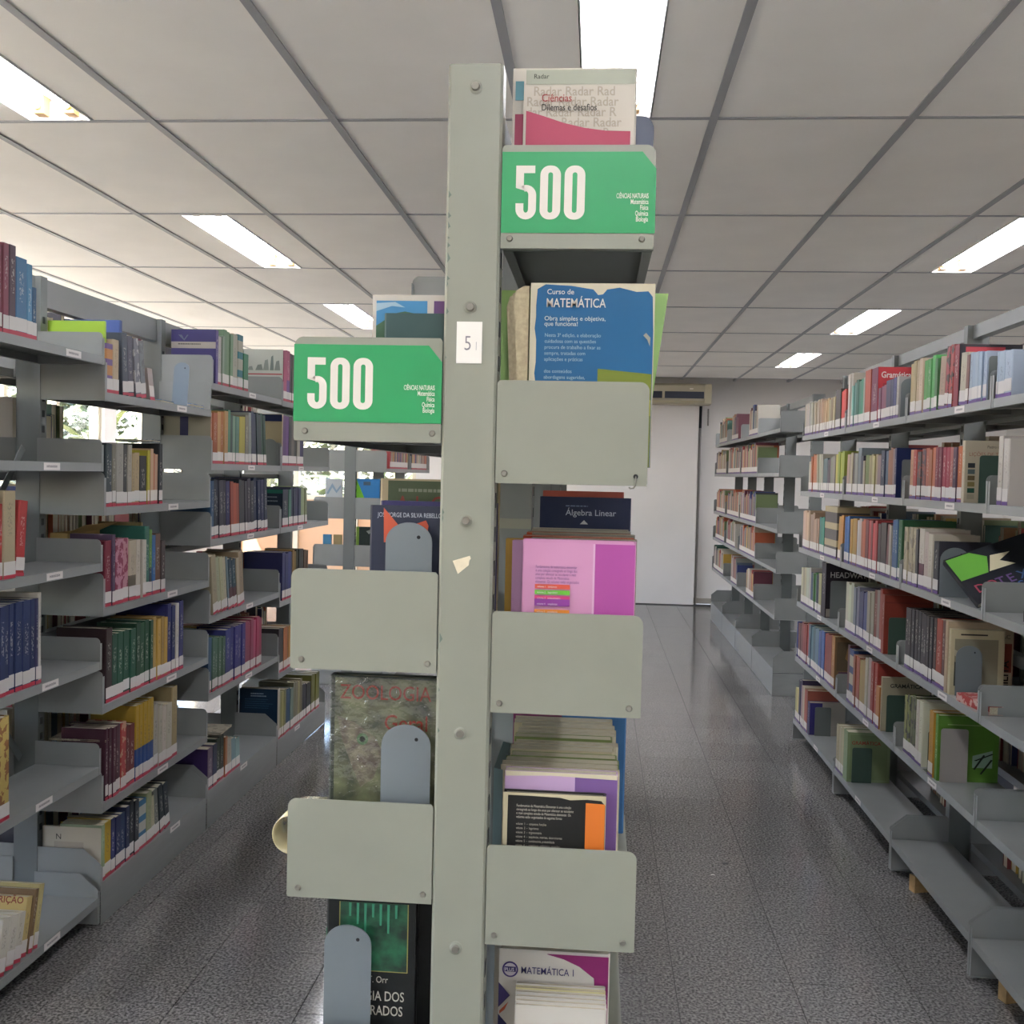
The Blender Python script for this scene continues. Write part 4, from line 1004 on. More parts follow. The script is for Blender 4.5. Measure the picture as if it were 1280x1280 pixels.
3.359 0.028 0.157 0.167 159 178 198 0 v -1 -1 -1 0 1 - 1
3.332 0.027 0.157 0.172 168 184 200 0 v -1 -1 -1 0 1 - 1
3.305 0.027 0.154 0.167 159 178 198 0 v -1 -1 -1 0 1 - 1
3.275 0.03 0.152 0.19 180 194 212 0 v -1 -1 -1 0 1 paleblue 0
@R1 1
3.174 0.012 0.137 0.2 180 194 212 0 v -1 -1 -1 0 1 - 0
3.125 0.049 0.136 0.2 168 184 200 0 v -1 -1 -1 0 1 - 0
3.073 0.052 0.132 0.2 180 194 212 0 v -1 -1 -1 0 1 - 0
@R4 2
5.81 0.0325 0.166 0.137 188 181 165 0 v -1 -1 -1 0 1 - 1
5.8425 0.0325 0.165 0.137 203 197 172 0 v -1 -1 -1 0 1 - 1
5.736 0.036 0.204 0.146 185 107 63 0 v -1 -1 -1 0 1 - 1
5.772 0.036 0.192 0.146 180 98 57 0 v -1 -1 -1 0 1 - 1
5.653 0.0415 0.202 0.146 186 110 65 0 v -1 -1 -1 0 1 - 1
5.6945 0.0415 0.198 0.146 186 104 66 0 v -1 -1 -1 0 1 - 1
5.515 0.0427 0.201 0.156 190 182 164 5 v -1 -1 -1 0 1 - 1
5.5577 0.0427 0.201 0.156 188 188 162 5 v -1 -1 -1 0 1 - 1
5.6003 0.0427 0.2 0.156 157 159 133 5 v -1 -1 -1 0 1 - 1
5.402 0.049 0.177 0.152 83 109 113 0 v -1 -1 -1 0 1 - 1
5.451 0.049 0.173 0.152 83 110 109 0 v -1 -1 -1 0 1 - 1
5.336 0.033 0.175 0.154 98 75 85 0 v -1 -1 -1 0 1 - 1
5.369 0.033 0.169 0.154 91 76 89 0 v -1 -1 -1 0 1 - 1
5.24 0.048 0.186 0.166 151 141 130 0 v -1 -1 -1 0 1 - 1
5.288 0.048 0.18 0.166 139 141 122 0 v -1 -1 -1 0 1 - 1
5.182 0.041 0.192 0.135 200 184 80 0 v -1 -1 -1 0 1 - 1
5.0485 0.0438 0.205 0.137 154 168 62 0 top 138 58 72 0 1 - 1
5.0923 0.0438 0.198 0.137 168 171 55 0 top 138 58 72 0 1 - 1
5.1362 0.0438 0.203 0.137 140 156 49 0 top 138 58 72 0 1 - 1
@R3 2
4.9 0.037 0.194 0.14 191 176 141 -4 v -1 -1 -1 0 1 - 1
4.937 0.037 0.187 0.14 159 136 118 -4 v -1 -1 -1 0 1 - 1
4.974 0.037 0.187 0.14 196 162 138 -4 v -1 -1 -1 0 1 - 1
4.847 0.048 0.189 0.14 90 74 68 0 v -1 -1 -1 0 1 - 1
4.796 0.051 0.188 0.138 154 154 144 0 v -1 -1 -1 0 1 - 1
4.739 0.057 0.211 0.174 122 132 136 0 v -1 -1 -1 0 1 - 1
4.697 0.042 0.175 0.169 42 36 64 0 v -1 -1 -1 0 1 - 1
4.669 0.028 0.153 0.138 184 168 144 0 v -1 -1 -1 0 1 - 1
4.608 0.058 0.177 0.155 106 122 58 0 v -1 -1 -1 0 1 - 1
4.536 0.0325 0.179 0.148 158 143 104 0 v -1 -1 -1 0 1 - 1
4.5685 0.0325 0.174 0.148 164 149 106 0 v -1 -1 -1 0 1 - 1
4.464 0.036 0.177 0.148 174 153 114 0 v -1 -1 -1 0 1 - 1
4.5 0.036 0.171 0.148 185 175 122 0 v -1 -1 -1 0 1 - 1
4.41 0.052 0.173 0.149 138 112 116 0 v -1 -1 -1 0 1 - 1
4.35 0.057 0.191 0.161 44 52 76 0 v -1 -1 -1 0 1 - 0
4.311 0.039 0.187 0.158 52 80 106 0 v -1 -1 -1 0 1 - 1
4.245 0.0315 0.198 0.149 143 85 47 0 two 58 74 80 0 1 - 1
4.2765 0.0315 0.189 0.149 152 90 56 0 two 58 74 80 0 1 - 1
4.208 0.037 0.194 0.143 138 112 112 0 v -1 -1 -1 0 1 - 1
4.179 0.027 0.196 0.19 42 48 88 0 v -1 -1 -1 0 1 navybe 0
@R2 2
3.966 0.048 0.184 0.14 192 144 112 0 v -1 -1 -1 0 1 - 0
3.925 0.041 0.183 0.157 176 74 68 0 v -1 -1 -1 0 1 - 0
3.83 0.046 0.184 0.164 83 60 74 0 pic 138 74 68 0 1 - 0
3.876 0.046 0.174 0.164 81 71 71 0 pic 138 74 68 0 1 - 0
3.783 0.045 0.185 0.15 176 96 76 0 v -1 -1 -1 0 1 - 0
3.716 0.0315 0.184 0.138 192 110 72 0 v -1 -1 -1 0 1 - 1
3.7475 0.0315 0.178 0.138 165 95 60 0 v -1 -1 -1 0 1 - 1
3.679 0.035 0.185 0.142 122 44 64 0 v -1 -1 -1 0 1 - 0
3.645 0.034 0.184 0.15 112 42 64 0 v -1 -1 -1 0 1 - 0
3.609 0.035 0.183 0.159 152 52 72 0 v -1 -1 -1 0 1 - 0
3.573 0.036 0.182 0.166 160 58 76 0 v -1 -1 -1 0 1 - 0
3.536 0.035 0.181 0.15 168 96 88 0 v -1 -1 -1 0 1 - 0
3.5 0.036 0.18 0.167 74 48 72 0 v -1 -1 -1 0 1 - 0
3.457 0.042 0.182 0.16 184 96 48 0 v -1 -1 -1 0 1 - 0
3.428 0.026 0.199 0.2 200 188 164 0 v -1 -1 -1 0 0 licoes 0
@R1 2
3.117 0.036 0.202 0.2 200 192 180 0 v -1 -1 -1 0 1 traba 0
3.07 0.041 0.193 0.19 208 200 192 0 v -1 -1 -1 0 1 - 0
@R4 3
5.899 0.049 0.213 0.163 218 183 158 0 v -1 -1 -1 0 1 - 1
5.948 0.049 0.208 0.163 213 177 159 0 v -1 -1 -1 0 1 - 1
5.79 0.0363 0.216 0.152 190 160 129 0 v -1 -1 -1 0 1 - 1
5.8263 0.0363 0.204 0.152 224 187 150 0 v -1 -1 -1 0 1 - 1
5.8627 0.0363 0.211 0.152 207 169 142 0 v -1 -1 -1 0 1 - 1
5.684 0.0353 0.207 0.163 166 135 110 0 v -1 -1 -1 0 1 - 1
5.7193 0.0353 0.197 0.163 158 127 110 0 v -1 -1 -1 0 1 - 1
5.7547 0.0353 0.196 0.163 167 138 117 0 v -1 -1 -1 0 1 - 1
5.562 0.0407 0.181 0.153 176 137 113 0 v -1 -1 -1 0 1 - 1
5.6027 0.0407 0.179 0.153 177 146 122 0 v -1 -1 -1 0 1 - 1
5.6433 0.0407 0.173 0.153 199 155 125 0 v -1 -1 -1 0 1 - 1
5.435 0.0407 0.194 0.145 29 141 117 0 v -1 -1 -1 0 1 - 1
5.4757 0.0407 0.189 0.145 27 125 100 0 v -1 -1 -1 0 1 - 1
5.5163 0.0407 0.191 0.145 27 119 112 0 v -1 -1 -1 0 1 - 1
5.155 0.268 0.254 0.156 90 82 80 0 bands 192 176 138 0 1 - 0
5.0485 0.0462 0.219 0.163 200 137 63 -5 v -1 -1 -1 0 1 - 1
5.0947 0.0462 0.211 0.163 192 142 67 -5 v -1 -1 -1 0 1 - 1
@R3 3
4.9 0.0337 0.22 0.138 40 98 161 0 v -1 -1 -1 0 1 - 1
4.9337 0.0337 0.214 0.138 40 94 157 0 v -1 -1 -1 0 1 - 1
4.9673 0.0337 0.215 0.138 43 98 158 0 v -1 -1 -1 0 1 - 1
4.776 0.0397 0.213 0.152 170 125 45 0 v -1 -1 -1 0 1 - 1
4.8157 0.0397 0.212 0.152 170 135 49 0 v -1 -1 -1 0 1 - 1
4.8553 0.0397 0.208 0.152 185 138 46 0 v -1 -1 -1 0 1 - 1
4.694 0.0395 0.217 0.152 192 183 183 0 pic -1 -1 -1 0 1 - 1
4.7335 0.0395 0.207 0.152 200 197 200 0 pic -1 -1 -1 0 1 - 1
4.611 0.04 0.217 0.17 188 90 54 0 v -1 -1 -1 0 1 - 1
4.651 0.04 0.205 0.17 168 84 48 0 v -1 -1 -1 0 1 - 1
4.562 0.049 0.216 0.172 106 36 40 0 v -1 -1 -1 0 1 - 1
4.518 0.042 0.215 0.15 176 58 58 0 v -1 -1 -1 0 1 - 1
4.493 0.025 0.216 0.171 106 36 40 0 v -1 -1 -1 0 1 - 1
4.427 0.033 0.218 0.167 167 50 51 0 v -1 -1 -1 0 1 - 1
4.46 0.033 0.206 0.167 208 62 67 0 v -1 -1 -1 0 1 - 1
4.293 0.0413 0.216 0.145 43 28 32 0 v -1 -1 -1 0 1 - 1
4.3343 0.0413 0.214 0.145 42 39 35 0 v -1 -1 -1 0 1 - 1
4.3757 0.0413 0.208 0.145 46 32 40 0 v -1 -1 -1 0 1 - 1
4.25 0.04 0.212 0.154 106 48 52 -5 v -1 -1 -1 0 1 - 1
4.216 0.03 0.209 0.14 168 160 144 0 v -1 -1 -1 0 1 - 1
4.129 0.0405 0.237 0.168 53 92 131 0 v -1 -1 -1 0 1 - 0
4.1695 0.0405 0.232 0.168 52 84 131 0 v -1 -1 -1 0 1 - 0
4.0785 0.0485 0.236 0.2 44 90 56 0 v -1 -1 -1 0 1 - 0
@R2 3
3.996 0.045 0.213 0.17 176 164 136 0 pic -1 -1 -1 0 1 - 0
3.946 0.05 0.215 0.167 168 156 132 0 pic -1 -1 -1 0 1 - 0
3.899 0.047 0.215 0.162 180 168 140 0 pic -1 -1 -1 0 1 - 0
3.869 0.029 0.211 0.164 38 36 42 0 v -1 -1 -1 0 1 - 1
3.808 0.06 0.216 0.158 200 192 180 0 two 90 44 60 0 1 - 0
3.76 0.047 0.207 0.139 184 168 160 0 v -1 -1 -1 0 1 - 0
3.71 0.049 0.202 0.159 192 184 168 0 v -1 -1 -1 0 1 - 0
3.655 0.053 0.18 0.19 42 42 52 0 v -1 -1 -1 0 1 - 0
@R4 4
5.848 0.0407 0.208 0.141 203 191 156 0 v -1 -1 -1 0 1 - 1
5.8887 0.0407 0.199 0.141 173 164 141 0 v -1 -1 -1 0 1 - 1
5.9293 0.0407 0.202 0.141 214 207 173 0 v -1 -1 -1 0 1 - 1
5.718 0.0433 0.219 0.166 193 187 180 0 v -1 -1 -1 0 1 - 1
5.7613 0.0433 0.214 0.166 195 201 180 0 v -1 -1 -1 0 1 - 1
5.8047 0.0433 0.211 0.166 192 198 173 0 v -1 -1 -1 0 1 - 1
5.655 0.058 0.198 0.137 44 58 106 0 v -1 -1 -1 0 1 - 1
5.583 0.036 0.204 0.139 60 137 63 0 v -1 -1 -1 0 1 - 1
5.619 0.036 0.198 0.139 59 112 46 0 v -1 -1 -1 0 1 - 1
5.513 0.033 0.206 0.139 35 46 69 0 v -1 -1 -1 0 1 - 1
5.546 0.033 0.198 0.139 35 40 64 0 v -1 -1 -1 0 1 - 1
5.455 0.058 0.212 0.17 176 168 112 0 v -1 -1 -1 0 1 - 1
5.351 0.098 0.277 0.2 42 32 48 0 v -1 -1 -1 0 0 headway 0
@R3 4
4.78 0.0497 0.23 0.136 177 179 154 0 v -1 -1 -1 0 1 - 1
4.8297 0.0497 0.219 0.136 209 216 184 0 v -1 -1 -1 0 1 - 1
4.8793 0.0497 0.226 0.136 204 203 178 0 v -1 -1 -1 0 1 - 1
4.693 0.0415 0.225 0.169 125 124 141 0 v -1 -1 -1 0 1 - 1
4.7345 0.0415 0.218 0.169 115 124 137 0 v -1 -1 -1 0 1 - 1
4.616 0.037 0.216 0.14 47 48 94 0 v -1 -1 -1 0 1 - 1
4.653 0.037 0.207 0.14 39 45 95 0 v -1 -1 -1 0 1 - 1
4.542 0.0355 0.217 0.169 48 61 122 0 v -1 -1 -1 0 1 - 1
4.5775 0.0355 0.209 0.169 60 67 126 0 v -1 -1 -1 0 1 - 1
4.444 0.0475 0.23 0.162 152 149 128 0 v -1 -1 -1 0 1 - 1
4.4915 0.0475 0.224 0.162 160 151 130 0 v -1 -1 -1 0 1 - 1
4.391 0.051 0.242 0.168 122 58 48 0 v -1 -1 -1 0 1 - 0
4.351 0.04 0.247 0.173 138 128 120 0 v -1 -1 -1 0 1 - 1
4.315 0.032 0.258 0.2 152 60 48 0 v -1 -1 -1 0 1 - 1
4.273 0.038 0.239 0.19 138 58 44 0 v -1 -1 -1 0 0 redyel 0
@R2 4
3.96 0.039 0.224 0.136 38 34 42 0 v -1 -1 -1 0 1 - 0
3.923 0.037 0.225 0.166 44 36 40 0 v -1 -1 -1 0 1 - 0
3.886 0.037 0.227 0.155 38 34 42 0 v -1 -1 -1 0 1 - 0
3.849 0.037 0.229 0.164 44 36 40 0 v -1 -1 -1 0 1 - 0
3.814 0.035 0.228 0.139 38 34 42 0 v -1 -1 -1 0 1 - 0
3.779 0.035 0.227 0.165 44 36 40 0 v -1 -1 -1 0 1 - 0
3.744 0.035 0.226 0.172 38 34 42 0 v -1 -1 -1 0 1 - 0
3.71 0.034 0.225 0.137 44 36 40 0 v -1 -1 -1 0 1 - 0
3.677 0.033 0.227 0.148 38 34 42 0 v -1 -1 -1 0 1 - 0
3.645 0.032 0.226 0.158 58 44 44 0 v -1 -1 -1 0 1 - 0
3.584 0.059 0.232 0.168 154 60 40 0 v -1 -1 -1 0 1 - 0
3.549 0.034 0.233 0.145 90 52 48 0 v -1 -1 -1 0 1 - 0
3.517 0.028 0.238 0.21 192 168 140 0 v -1 -1 -1 0 0 milita 0
3.489 0.025 0.216 0.17 200 188 152 0 v -1 -1 -1 0 0 photo 0
@R4 5
6.025 0.016 0.2 0.16 74 90 154 0 pic -1 -1 -1 0 1 - 1
5.908 0.0367 0.205 0.165 103 55 58 0 pic 176 160 160 0 1 - 1
5.9447 0.0367 0.197 0.165 98 59 65 0 pic 176 160 160 0 1 - 1
5.9813 0.0367 0.195 0.165 109 58 64 0 pic 176 160 160 0 1 - 1
5.774 0.0447 0.218 0.151 143 62 52 0 v -1 -1 -1 0 1 - 1
5.8187 0.0447 0.211 0.151 147 60 59 0 v -1 -1 -1 0 1 - 1
5.8633 0.0447 0.217 0.151 125 55 54 0 v -1 -1 -1 0 1 - 1
5.719 0.055 0.227 0.15 184 58 44 0 v -1 -1 -1 0 1 - 1
5.569 0.05 0.233 0.151 77 106 113 0 v -1 -1 -1 0 1 - 1
5.619 0.05 0.222 0.151 84 129 139 0 v -1 -1 -1 0 1 - 1
5.669 0.05 0.232 0.151 86 112 127 0 v -1 -1 -1 0 1 - 1
5.473 0.048 0.238 0.149 99 132 149 0 v -1 -1 -1 0 1 - 1
5.521 0.048 0.229 0.149 101 134 150 0 v -1 -1 -1 0 1 - 1
5.405 0.033 0.238 0.152 56 76 133 0 v -1 -1 -1 0 1 - 1
5.438 0.033 0.229 0.152 62 96 177 0 v -1 -1 -1 0 1 - 1
5.343 0.062 0.243 0.138 64 96 160 0 v -1 -1 -1 0 1 - 1
5.181 0.0395 0.248 0.155 133 44 41 0 two 30 74 90 0 1 - 1
5.2205 0.0395 0.243 0.155 129 46 38 0 two 30 74 90 0 1 - 1
5.26 0.0395 0.247 0.155 134 48 42 0 two 30 74 90 0 1 - 1
5.2995 0.0395 0.238 0.155 150 50 39 0 two 30 74 90 0 1 - 1
5.107 0.069 0.254 0.18 168 116 58 0 v -1 -1 -1 0 1 tanpic 0
@R3 5
4.828 0.035 0.259 0.19 90 30 42 0 v -1 -1 -1 0 1 - 1
4.746 0.079 0.247 0.165 192 184 160 0 bands 42 74 128 0 1 - 0
4.635 0.035 0.235 0.141 158 77 59 0 two 184 160 128 0 1 - 1
4.67 0.035 0.234 0.141 165 80 55 0 two 184 160 128 0 1 - 1
4.705 0.035 0.234 0.141 155 80 52 0 two 184 160 128 0 1 - 1
4.539 0.0465 0.239 0.163 161 132 73 0 v -1 -1 -1 0 1 - 1
4.5855 0.0465 0.23 0.163 161 142 71 0 v -1 -1 -1 0 1 - 1
4.449 0.0435 0.265 0.165 181 167 163 0 v -1 -1 -1 0 1 - 0
4.4925 0.0435 0.257 0.165 187 182 164 0 v -1 -1 -1 0 1 - 0
4.358 0.0445 0.261 0.2 152 56 46 0 v -1 -1 -1 0 1 - 0
4.4025 0.0445 0.255 0.2 154 57 51 0 v -1 -1 -1 0 1 - 0
4.306 0.05 0.172 0.156 184 116 44 0 v -1 -1 -1 0 1 - 1
4.279 0.024 0.219 0.19 168 156 128 0 v -1 -1 -1 0 0 gramcream 0
@R2 5
3.904 0.0375 0.221 0.161 120 128 71 0 pic 58 58 48 0 1 - 0
3.9415 0.0375 0.213 0.161 133 137 76 0 pic 58 58 48 0 1 - 0
3.833 0.0355 0.233 0.171 96 102 69 0 pic 58 58 48 0 1 - 0
3.8685 0.0355 0.223 0.171 105 105 74 0 pic 58 58 48 0 1 - 0
3.758 0.036 0.229 0.141 220 220 194 0 v -1 -1 -1 0 1 - 0
3.794 0.036 0.227 0.141 212 201 189 0 v -1 -1 -1 0 1 - 0
3.623 0.048 0.225 0.139 184 134 44 0 v -1 -1 -1 0 1 - 0
3.59 0.031 0.223 0.2 90 138 48 0 v -1 -1 -1 0 0 green5 0
@R4 6
5.944 0.0485 0.185 0.172 222 206 134 0 v -1 -1 -1 0 1 - 1
5.9925 0.0485 0.182 0.172 188 181 123 0 v -1 -1 -1 0 1 - 1
5.859 0.0405 0.254 0.19 53 36 82 0 v -1 -1 -1 0 1 - 1
5.8995 0.0405 0.243 0.19 39 37 68 0 v -1 -1 -1 0 1 - 1
5.78 0.037 0.23 0.153 205 193 168 0 v -1 -1 -1 0 1 - 1
5.817 0.037 0.229 0.153 180 157 148 0 v -1 -1 -1 0 1 - 1
5.703 0.0385 0.228 0.164 157 76 56 0 v -1 -1 -1 0 1 - 1
5.7415 0.0385 0.222 0.164 182 79 60 0 v -1 -1 -1 0 1 - 1
5.65 0.049 0.176 0.19 58 52 104 0 v -1 -1 -1 0 0 purp6 0
@R3 6
4.961 0.05 0.216 0.17 176 164 132 0 v -1 -1 -1 0 1 - 0
4.873 0.044 0.225 0.17 185 176 139 0 v -1 -1 -1 0 1 - 1
4.917 0.044 0.215 0.17 182 170 141 0 v -1 -1 -1 0 1 - 1
4.796 0.074 0.227 0.19 138 160 120 0 v -1 -1 -1 0 0 gramgreen 0'''
FACE = {'A': -1.572, 'B': -1.572, 'C': -1.572, 'D': -1.572, 'R1': 1.165, 'R2': 1.165, 'R3': 1.165, 'R4': 1.165}
BK = {}
runs = []
for ln in BOOKS.strip().split('\n'):
    p = ln.split()
    if p[0][0] == '@': runs.append((p[0][1:], int(p[1]), [])); continue
    q = [float(v) for v in p[:8]]; two = tuple(int(v) for v in p[9:12])
    runs[-1][2].append(q[:4] + [tuple(v / 255 for v in q[4:7]), q[7], p[8], None if two[0] < 0 else tuple(v / 255 for v in two), float(p[12]), int(p[13]), p[14], int(p[15])])
for bayn, lv, bs in runs:
    left = FACE[bayn] < 0
    lvz = (LV[bayn] if left else LVR)[lv - 1]
    bs.sort(key=lambda q: q[0] if left else -q[0])
    grp = 'books on the %s shelf of the %s' % (LVN[lv - 1], BAYN[bayn])
    for n, (y0, th, h, d, col, lean, st, h2, rec, lab, bid, small) in enumerate(bs):
        sg = 1 if left else -1
        x = FACE[bayn] - sg * (.004 + rec + random.uniform(0, .006))
        if small:
            rest_book(x, y0, th, lvz + .0006, h, d, col, left, lab, '9c2638' if left else '4a2a6c', lean); continue
        size = 'slim' if th < .024 else ('thick' if th > .05 else '')
        lab_t = ('%s %s book, %s from the left, %s shelf, %s' % (size, cname(col), ORD[n], LVN[lv - 1], BAYN[bayn])).strip()
        k = book(lab_t, x, y0 + th / 2, lvz, th, h, d, col, left, lean, st, h2, lab, bandr if left else bandp, grp, hard=(th > .03))
        if bid != '-': BK[bid] = k
# far rows: small books
rnd = random.Random(5)
PAL = 'c8c0b0 b09a80 8a3a3a b85a34 c8b48a 34407a 2c5a4a 9a9a90 b04040 c8a040 5a6a7a 6a2a3a d0c8bc 7a8a5a 3a3a44 c09070'.split()
def fill(face, y0, y1, z, flip, band):
    y = y0
    while y < y1:
        th = rnd.uniform(.018, .045); rest_book(face, y, th, z + .0006, rnd.uniform(.18, .25), rnd.uniform(.13, .18), rnd.choice(PAL), flip, 1, band); y += th
fx = 1.255 + .006
for i, spans in enumerate([[], [(8.36, 8.8, 0), (8.32, 9.2, 1), (8.33, 9.2, 2), (8.33, 9.2, 3), (8.33, 8.7, 4)], [(9.5, 9.9, 0), (9.3, 10.1, 1), (9.32, 10.1, 2), (9.5, 10.1, 3), (9.3, 9.7, 4)], [(10.3, 10.9, 0), (10.3, 11.1, 1), (10.3, 11.0, 2), (10.3, 11.0, 3), (10.3, 11.1, 4)]]):
    for a, b, l in spans: fill(fx, a, b, FL[l], False, '4a2a6c')
for a, b, l in ((3.3, 4.0, 1), (4.2, 4.9, 2), (3.3, 3.9, 3), (5.2, 5.8, 1), (5.1, 5.9, 2), (4.3, 5.0, 0)): fill(2.80, a, b, BACK[l], False, '4a2a6c')
for a, b, l in ((3.25, 3.9, 1), (3.5, 4.0, 2), (2.5, 3.1, 4), (4.3, 4.9, 3)): fill(1.67, a, b, LVR[l], True, '4a2a6c')
for a, b, l in ((2.35, 3.1, 1), (4.15, 4.75, 1), (5.2, 5.7, 1), (2.35, 3.15, 2), (4.15, 5.0, 2), (5.1, 6.0, 2), (2.35, 3.15, 3), (3.25, 4.0, 3), (5.1, 5.9, 3), (3.25, 4.0, 4), (4.1, 5.0, 4), (5.1, 5.9, 4), (2.4, 3.1, 5), (3.3, 3.9, 5), (4.2, 4.7, 5), (2.4, 3.0, 0), (3.3, 3.6, 0)): fill(1.67, a, b, LVR[l], True, '4a2a6c')
for a, b, l in ((2.33, 3.1, 0), (2.33, 3.15, 1), (2.33, 3.1, 2), (2.33, 3.15, 3), (2.33, 3.15, 4), (3.25, 3.75, 0), (3.25, 3.62, 1), (3.3, 4.05, 3), (3.25, 4.1, 4), (3.3, 3.9, 5), (3.3, 4.0, 2), (4.2, 4.9, 0), (4.2, 5.0, 2), (4.2, 5.05, 3), (4.2, 5.0, 4), (4.2, 4.7, 5), (5.15, 5.7, 0), (5.15, 5.6, 3), (5.15, 5.95, 4)): fill(-2.078, a, b, BACK[l], False, '9c2638')
for a, b, l in ((2.4, 3.2, 2), (3.3, 4.1, 2), (4.2, 5.0, 2), (5.2, 6.0, 2), (2.4, 3.2, 3), (3.3, 4.1, 3), (4.2, 5.0, 3), (5.2, 6.0, 3), (4.2, 5.0, 4), (5.2, 6.0, 4)): fill(-3.07, a, b, BACK[l], True, '9c2638')
for a, b, l in ((7.25, 7.9, 1), (7.13, 7.6, 2), (8.1, 8.8, 1), (7.13, 7.7, 3), (8.1, 8.7, 2)): fill(-1.457, a, b, GL[l], True, '9c2638')
me = pydata('books', REST['v'], REST['f'])
ca = me.color_attributes.new('tint', 'FLOAT_COLOR', 'CORNER')
buf = []
for c in REST['c']: buf += list(c) * 4
ca.data.foreach_set('color', buf)
rm = bpy.data.materials.new('small_book_covers'); rm.use_nodes = True
at = rm.node_tree.nodes.new('ShaderNodeAttribute'); at.attribute_name = 'tint'; rm.node_tree.links.new(at.outputs['Color'], rm.node_tree.nodes['Principled BSDF'].inputs['Base Color'])
me.materials.append(rm)
bm = bmesh.new(); bm.from_mesh(me); bmesh.ops.recalc_face_normals(bm, faces=bm.faces); bm.to_mesh(me); bm.free()
o = link('books', me); stuff(tag(o, 'rows of small distant library books filling the far shelves', 'books'))

# ------------------------------------------------------------------ printed covers on the row books
def ptext(bid, *a, **k):
    if bid in BK: return ctext(BK[bid], *a, **k)
def ppatch(bid, *a, **k):
    if bid in BK: return cpatch(BK[bid], *a, **k)
def front(bid, col, name='front_panel'):
    if bid in BK:
        k = BK[bid]; cpatch(k, rect(.0005, k.d - .0005, .0005, k.h - .0005), col, name, .0001)
def relabel(bid, s):
    if bid in BK: BK[bid].root['label'] = s
front('gram1', 'c23038'); ptext('gram1', 'Gramática', .036, 'ece4dc', .012, .187, bold=.02, sx=.82)
ppatch('gram1', rect(.02, .2, .150, .163), 'a02a34')
relabel('gram1', 'tall red and maroon grammar book titled Gramática on the third right bookcase')
front('redbig', '2e2e34'); ppatch('redbig', rect(.02, .145, .125, .195), 'b8404a'); ppatch('redbig', rect(.02, .06, .02, .12), '6a2430')
relabel('redbig', 'tall dark book with a red cover panel behind the pale blue books, right row')
front('paleblue', 'a9b6c8')
relabel('paleblue', 'pale blue book nearest the camera of the pale blue set, second right bookcase')
front('navybe', '222c58')
front('licoes', 'bdb19a'); ptext('licoes', "Pedro d'Arcy", .013, '4a4640', .068, .175, sx=.9); ptext('licoes', 'LIÇÕES DE TEXTO', .0165, 'a8705c', .012, .150, sx=.98)
for i, c in enumerate(('2c3034', '5a6a6a', '6a5a3c', '8a7a4c', '1f4c3a', 'a8a08a')): ppatch('licoes', rect(.010, .032, .112 - i * .02, .127 - i * .02), c, 'cover_picture')
ppatch('licoes', rect(.150, .160, .03, .11), 'b8b040', 'cover_stripe')
relabel('licoes', 'beige book with a column of small pictures, dark bookend before it, second right bookcase')
front('traba', 'c4bcb8'); ptext('traba', 'TRABA', .022, '2a2a34', .03, .13, bold=.02); ppatch('traba', rect(.05, .12, .04, .10), '5a6478', 'cover_picture')
relabel('traba', 'white book lettered TRABA standing on the nearest right bookcase')
front('headway', '2a2228'); ptext('headway', 'HEADWAY', .040, 'd6d2cc', .020, .205, sx=.92, bold=.015)
ppatch('headway', rect(.004, .2, .004, .045), 'a89f92'); ppatch('headway', [(.03, .06), (.09, .06), (.115, .11), (.085, .16), (.03, .16)], '6c6a68'); ppatch('headway', [(.035, .07), (.075, .07), (.095, .11), (.07, .145), (.035, .145)], '2a282c', lift=.0004)
relabel('headway', 'black book titled HEADWAY with cream lower edge on the fourth right bookcase')
front('redyel', '8a3a2c'); ppatch('redyel', rect(.004, .18, .205, .212), '7a3228'); ptext('redyel', 'CURSO', .020, 'b8902c', .032, .07, rot=PI / 2, bold=.02)
front('milita', 'b8a488'); ppatch('milita', rect(.1, .205, .04, .17), '8a4032'); ppatch('milita', rect(.1, .205, .0, .075), 'c9bb9c', lift=.0004)
ptext('milita', 'MILITA', .034, '2e2622', .196, .01, rot=PI / 2, bold=.02, lift=.0007); ptext('milita', 'TAC', .02, '5a5044', .16, .186)
relabel('milita', 'large cream and red book behind the photo-covered one, second right bookcase')
front('photo', 'c6ba98'); ppatch('photo', rect(.012, .15, .030, .185), '8c8670', 'cover_picture'); ppatch('photo', [(.012, .03), (.1, .03), (.06, .09), (.012, .11)], '3c4038', 'cover_picture', .0004)
ppatch('photo', [(.012, .13), (.03, .12), (.075, .07), (.082, .075), (.03, .14), (.012, .15)], 'b5ad94', 'cover_picture', .0006); ppatch('photo', rect(.03, .115, .197, .202), '28241f', 'cover_text')
relabel('photo', 'cream book with an old photograph on its cover behind a grey arched bookend')
front('tanpic', '8a6a4a'); ppatch('tanpic', rect(.01, .16, .09, .23), '6a5a44', 'cover_picture'); ppatch('tanpic', [(.05, .15), (.08, .12), (.11, .15), (.10, .20), (.06, .20)], 'a87c50', 'cover_picture', .0004); ppatch('tanpic', rect(.02, .15, .03, .085), '6a4a60', 'cover_picture')
front('gramcream', 'b0a68c'); ptext('gramcream', 'GRAMÁTICA', .0225, '38352e', .03, .178, bold=.02)
relabel('gramcream', 'cream book titled GRAMÁTICA behind a dark green bookend, third right bookcase')
front('green5', '5c8a32'); ppatch('green5', rect(.03, .15, .192, .195), '9ab878', 'cover_text')
ppatch('green5', [(.115, .05), (.18, .05), (.18, .11), (.115, .09)], '9ab8a4', 'cover_picture')
for i, (a, b) in enumerate((((.118, .045), (.15, .095)), ((.14, .03), (.175, .08)), ((.12, .075), (.178, .10)))):
    ppatch('green5', [(a[0], a[1]), (a[0] + .006, a[1] - .002), (b[0] + .006, b[1] - .002), (b[0], b[1])], '1c2a1c', 'cover_drawing', .0005 + i * .0002)
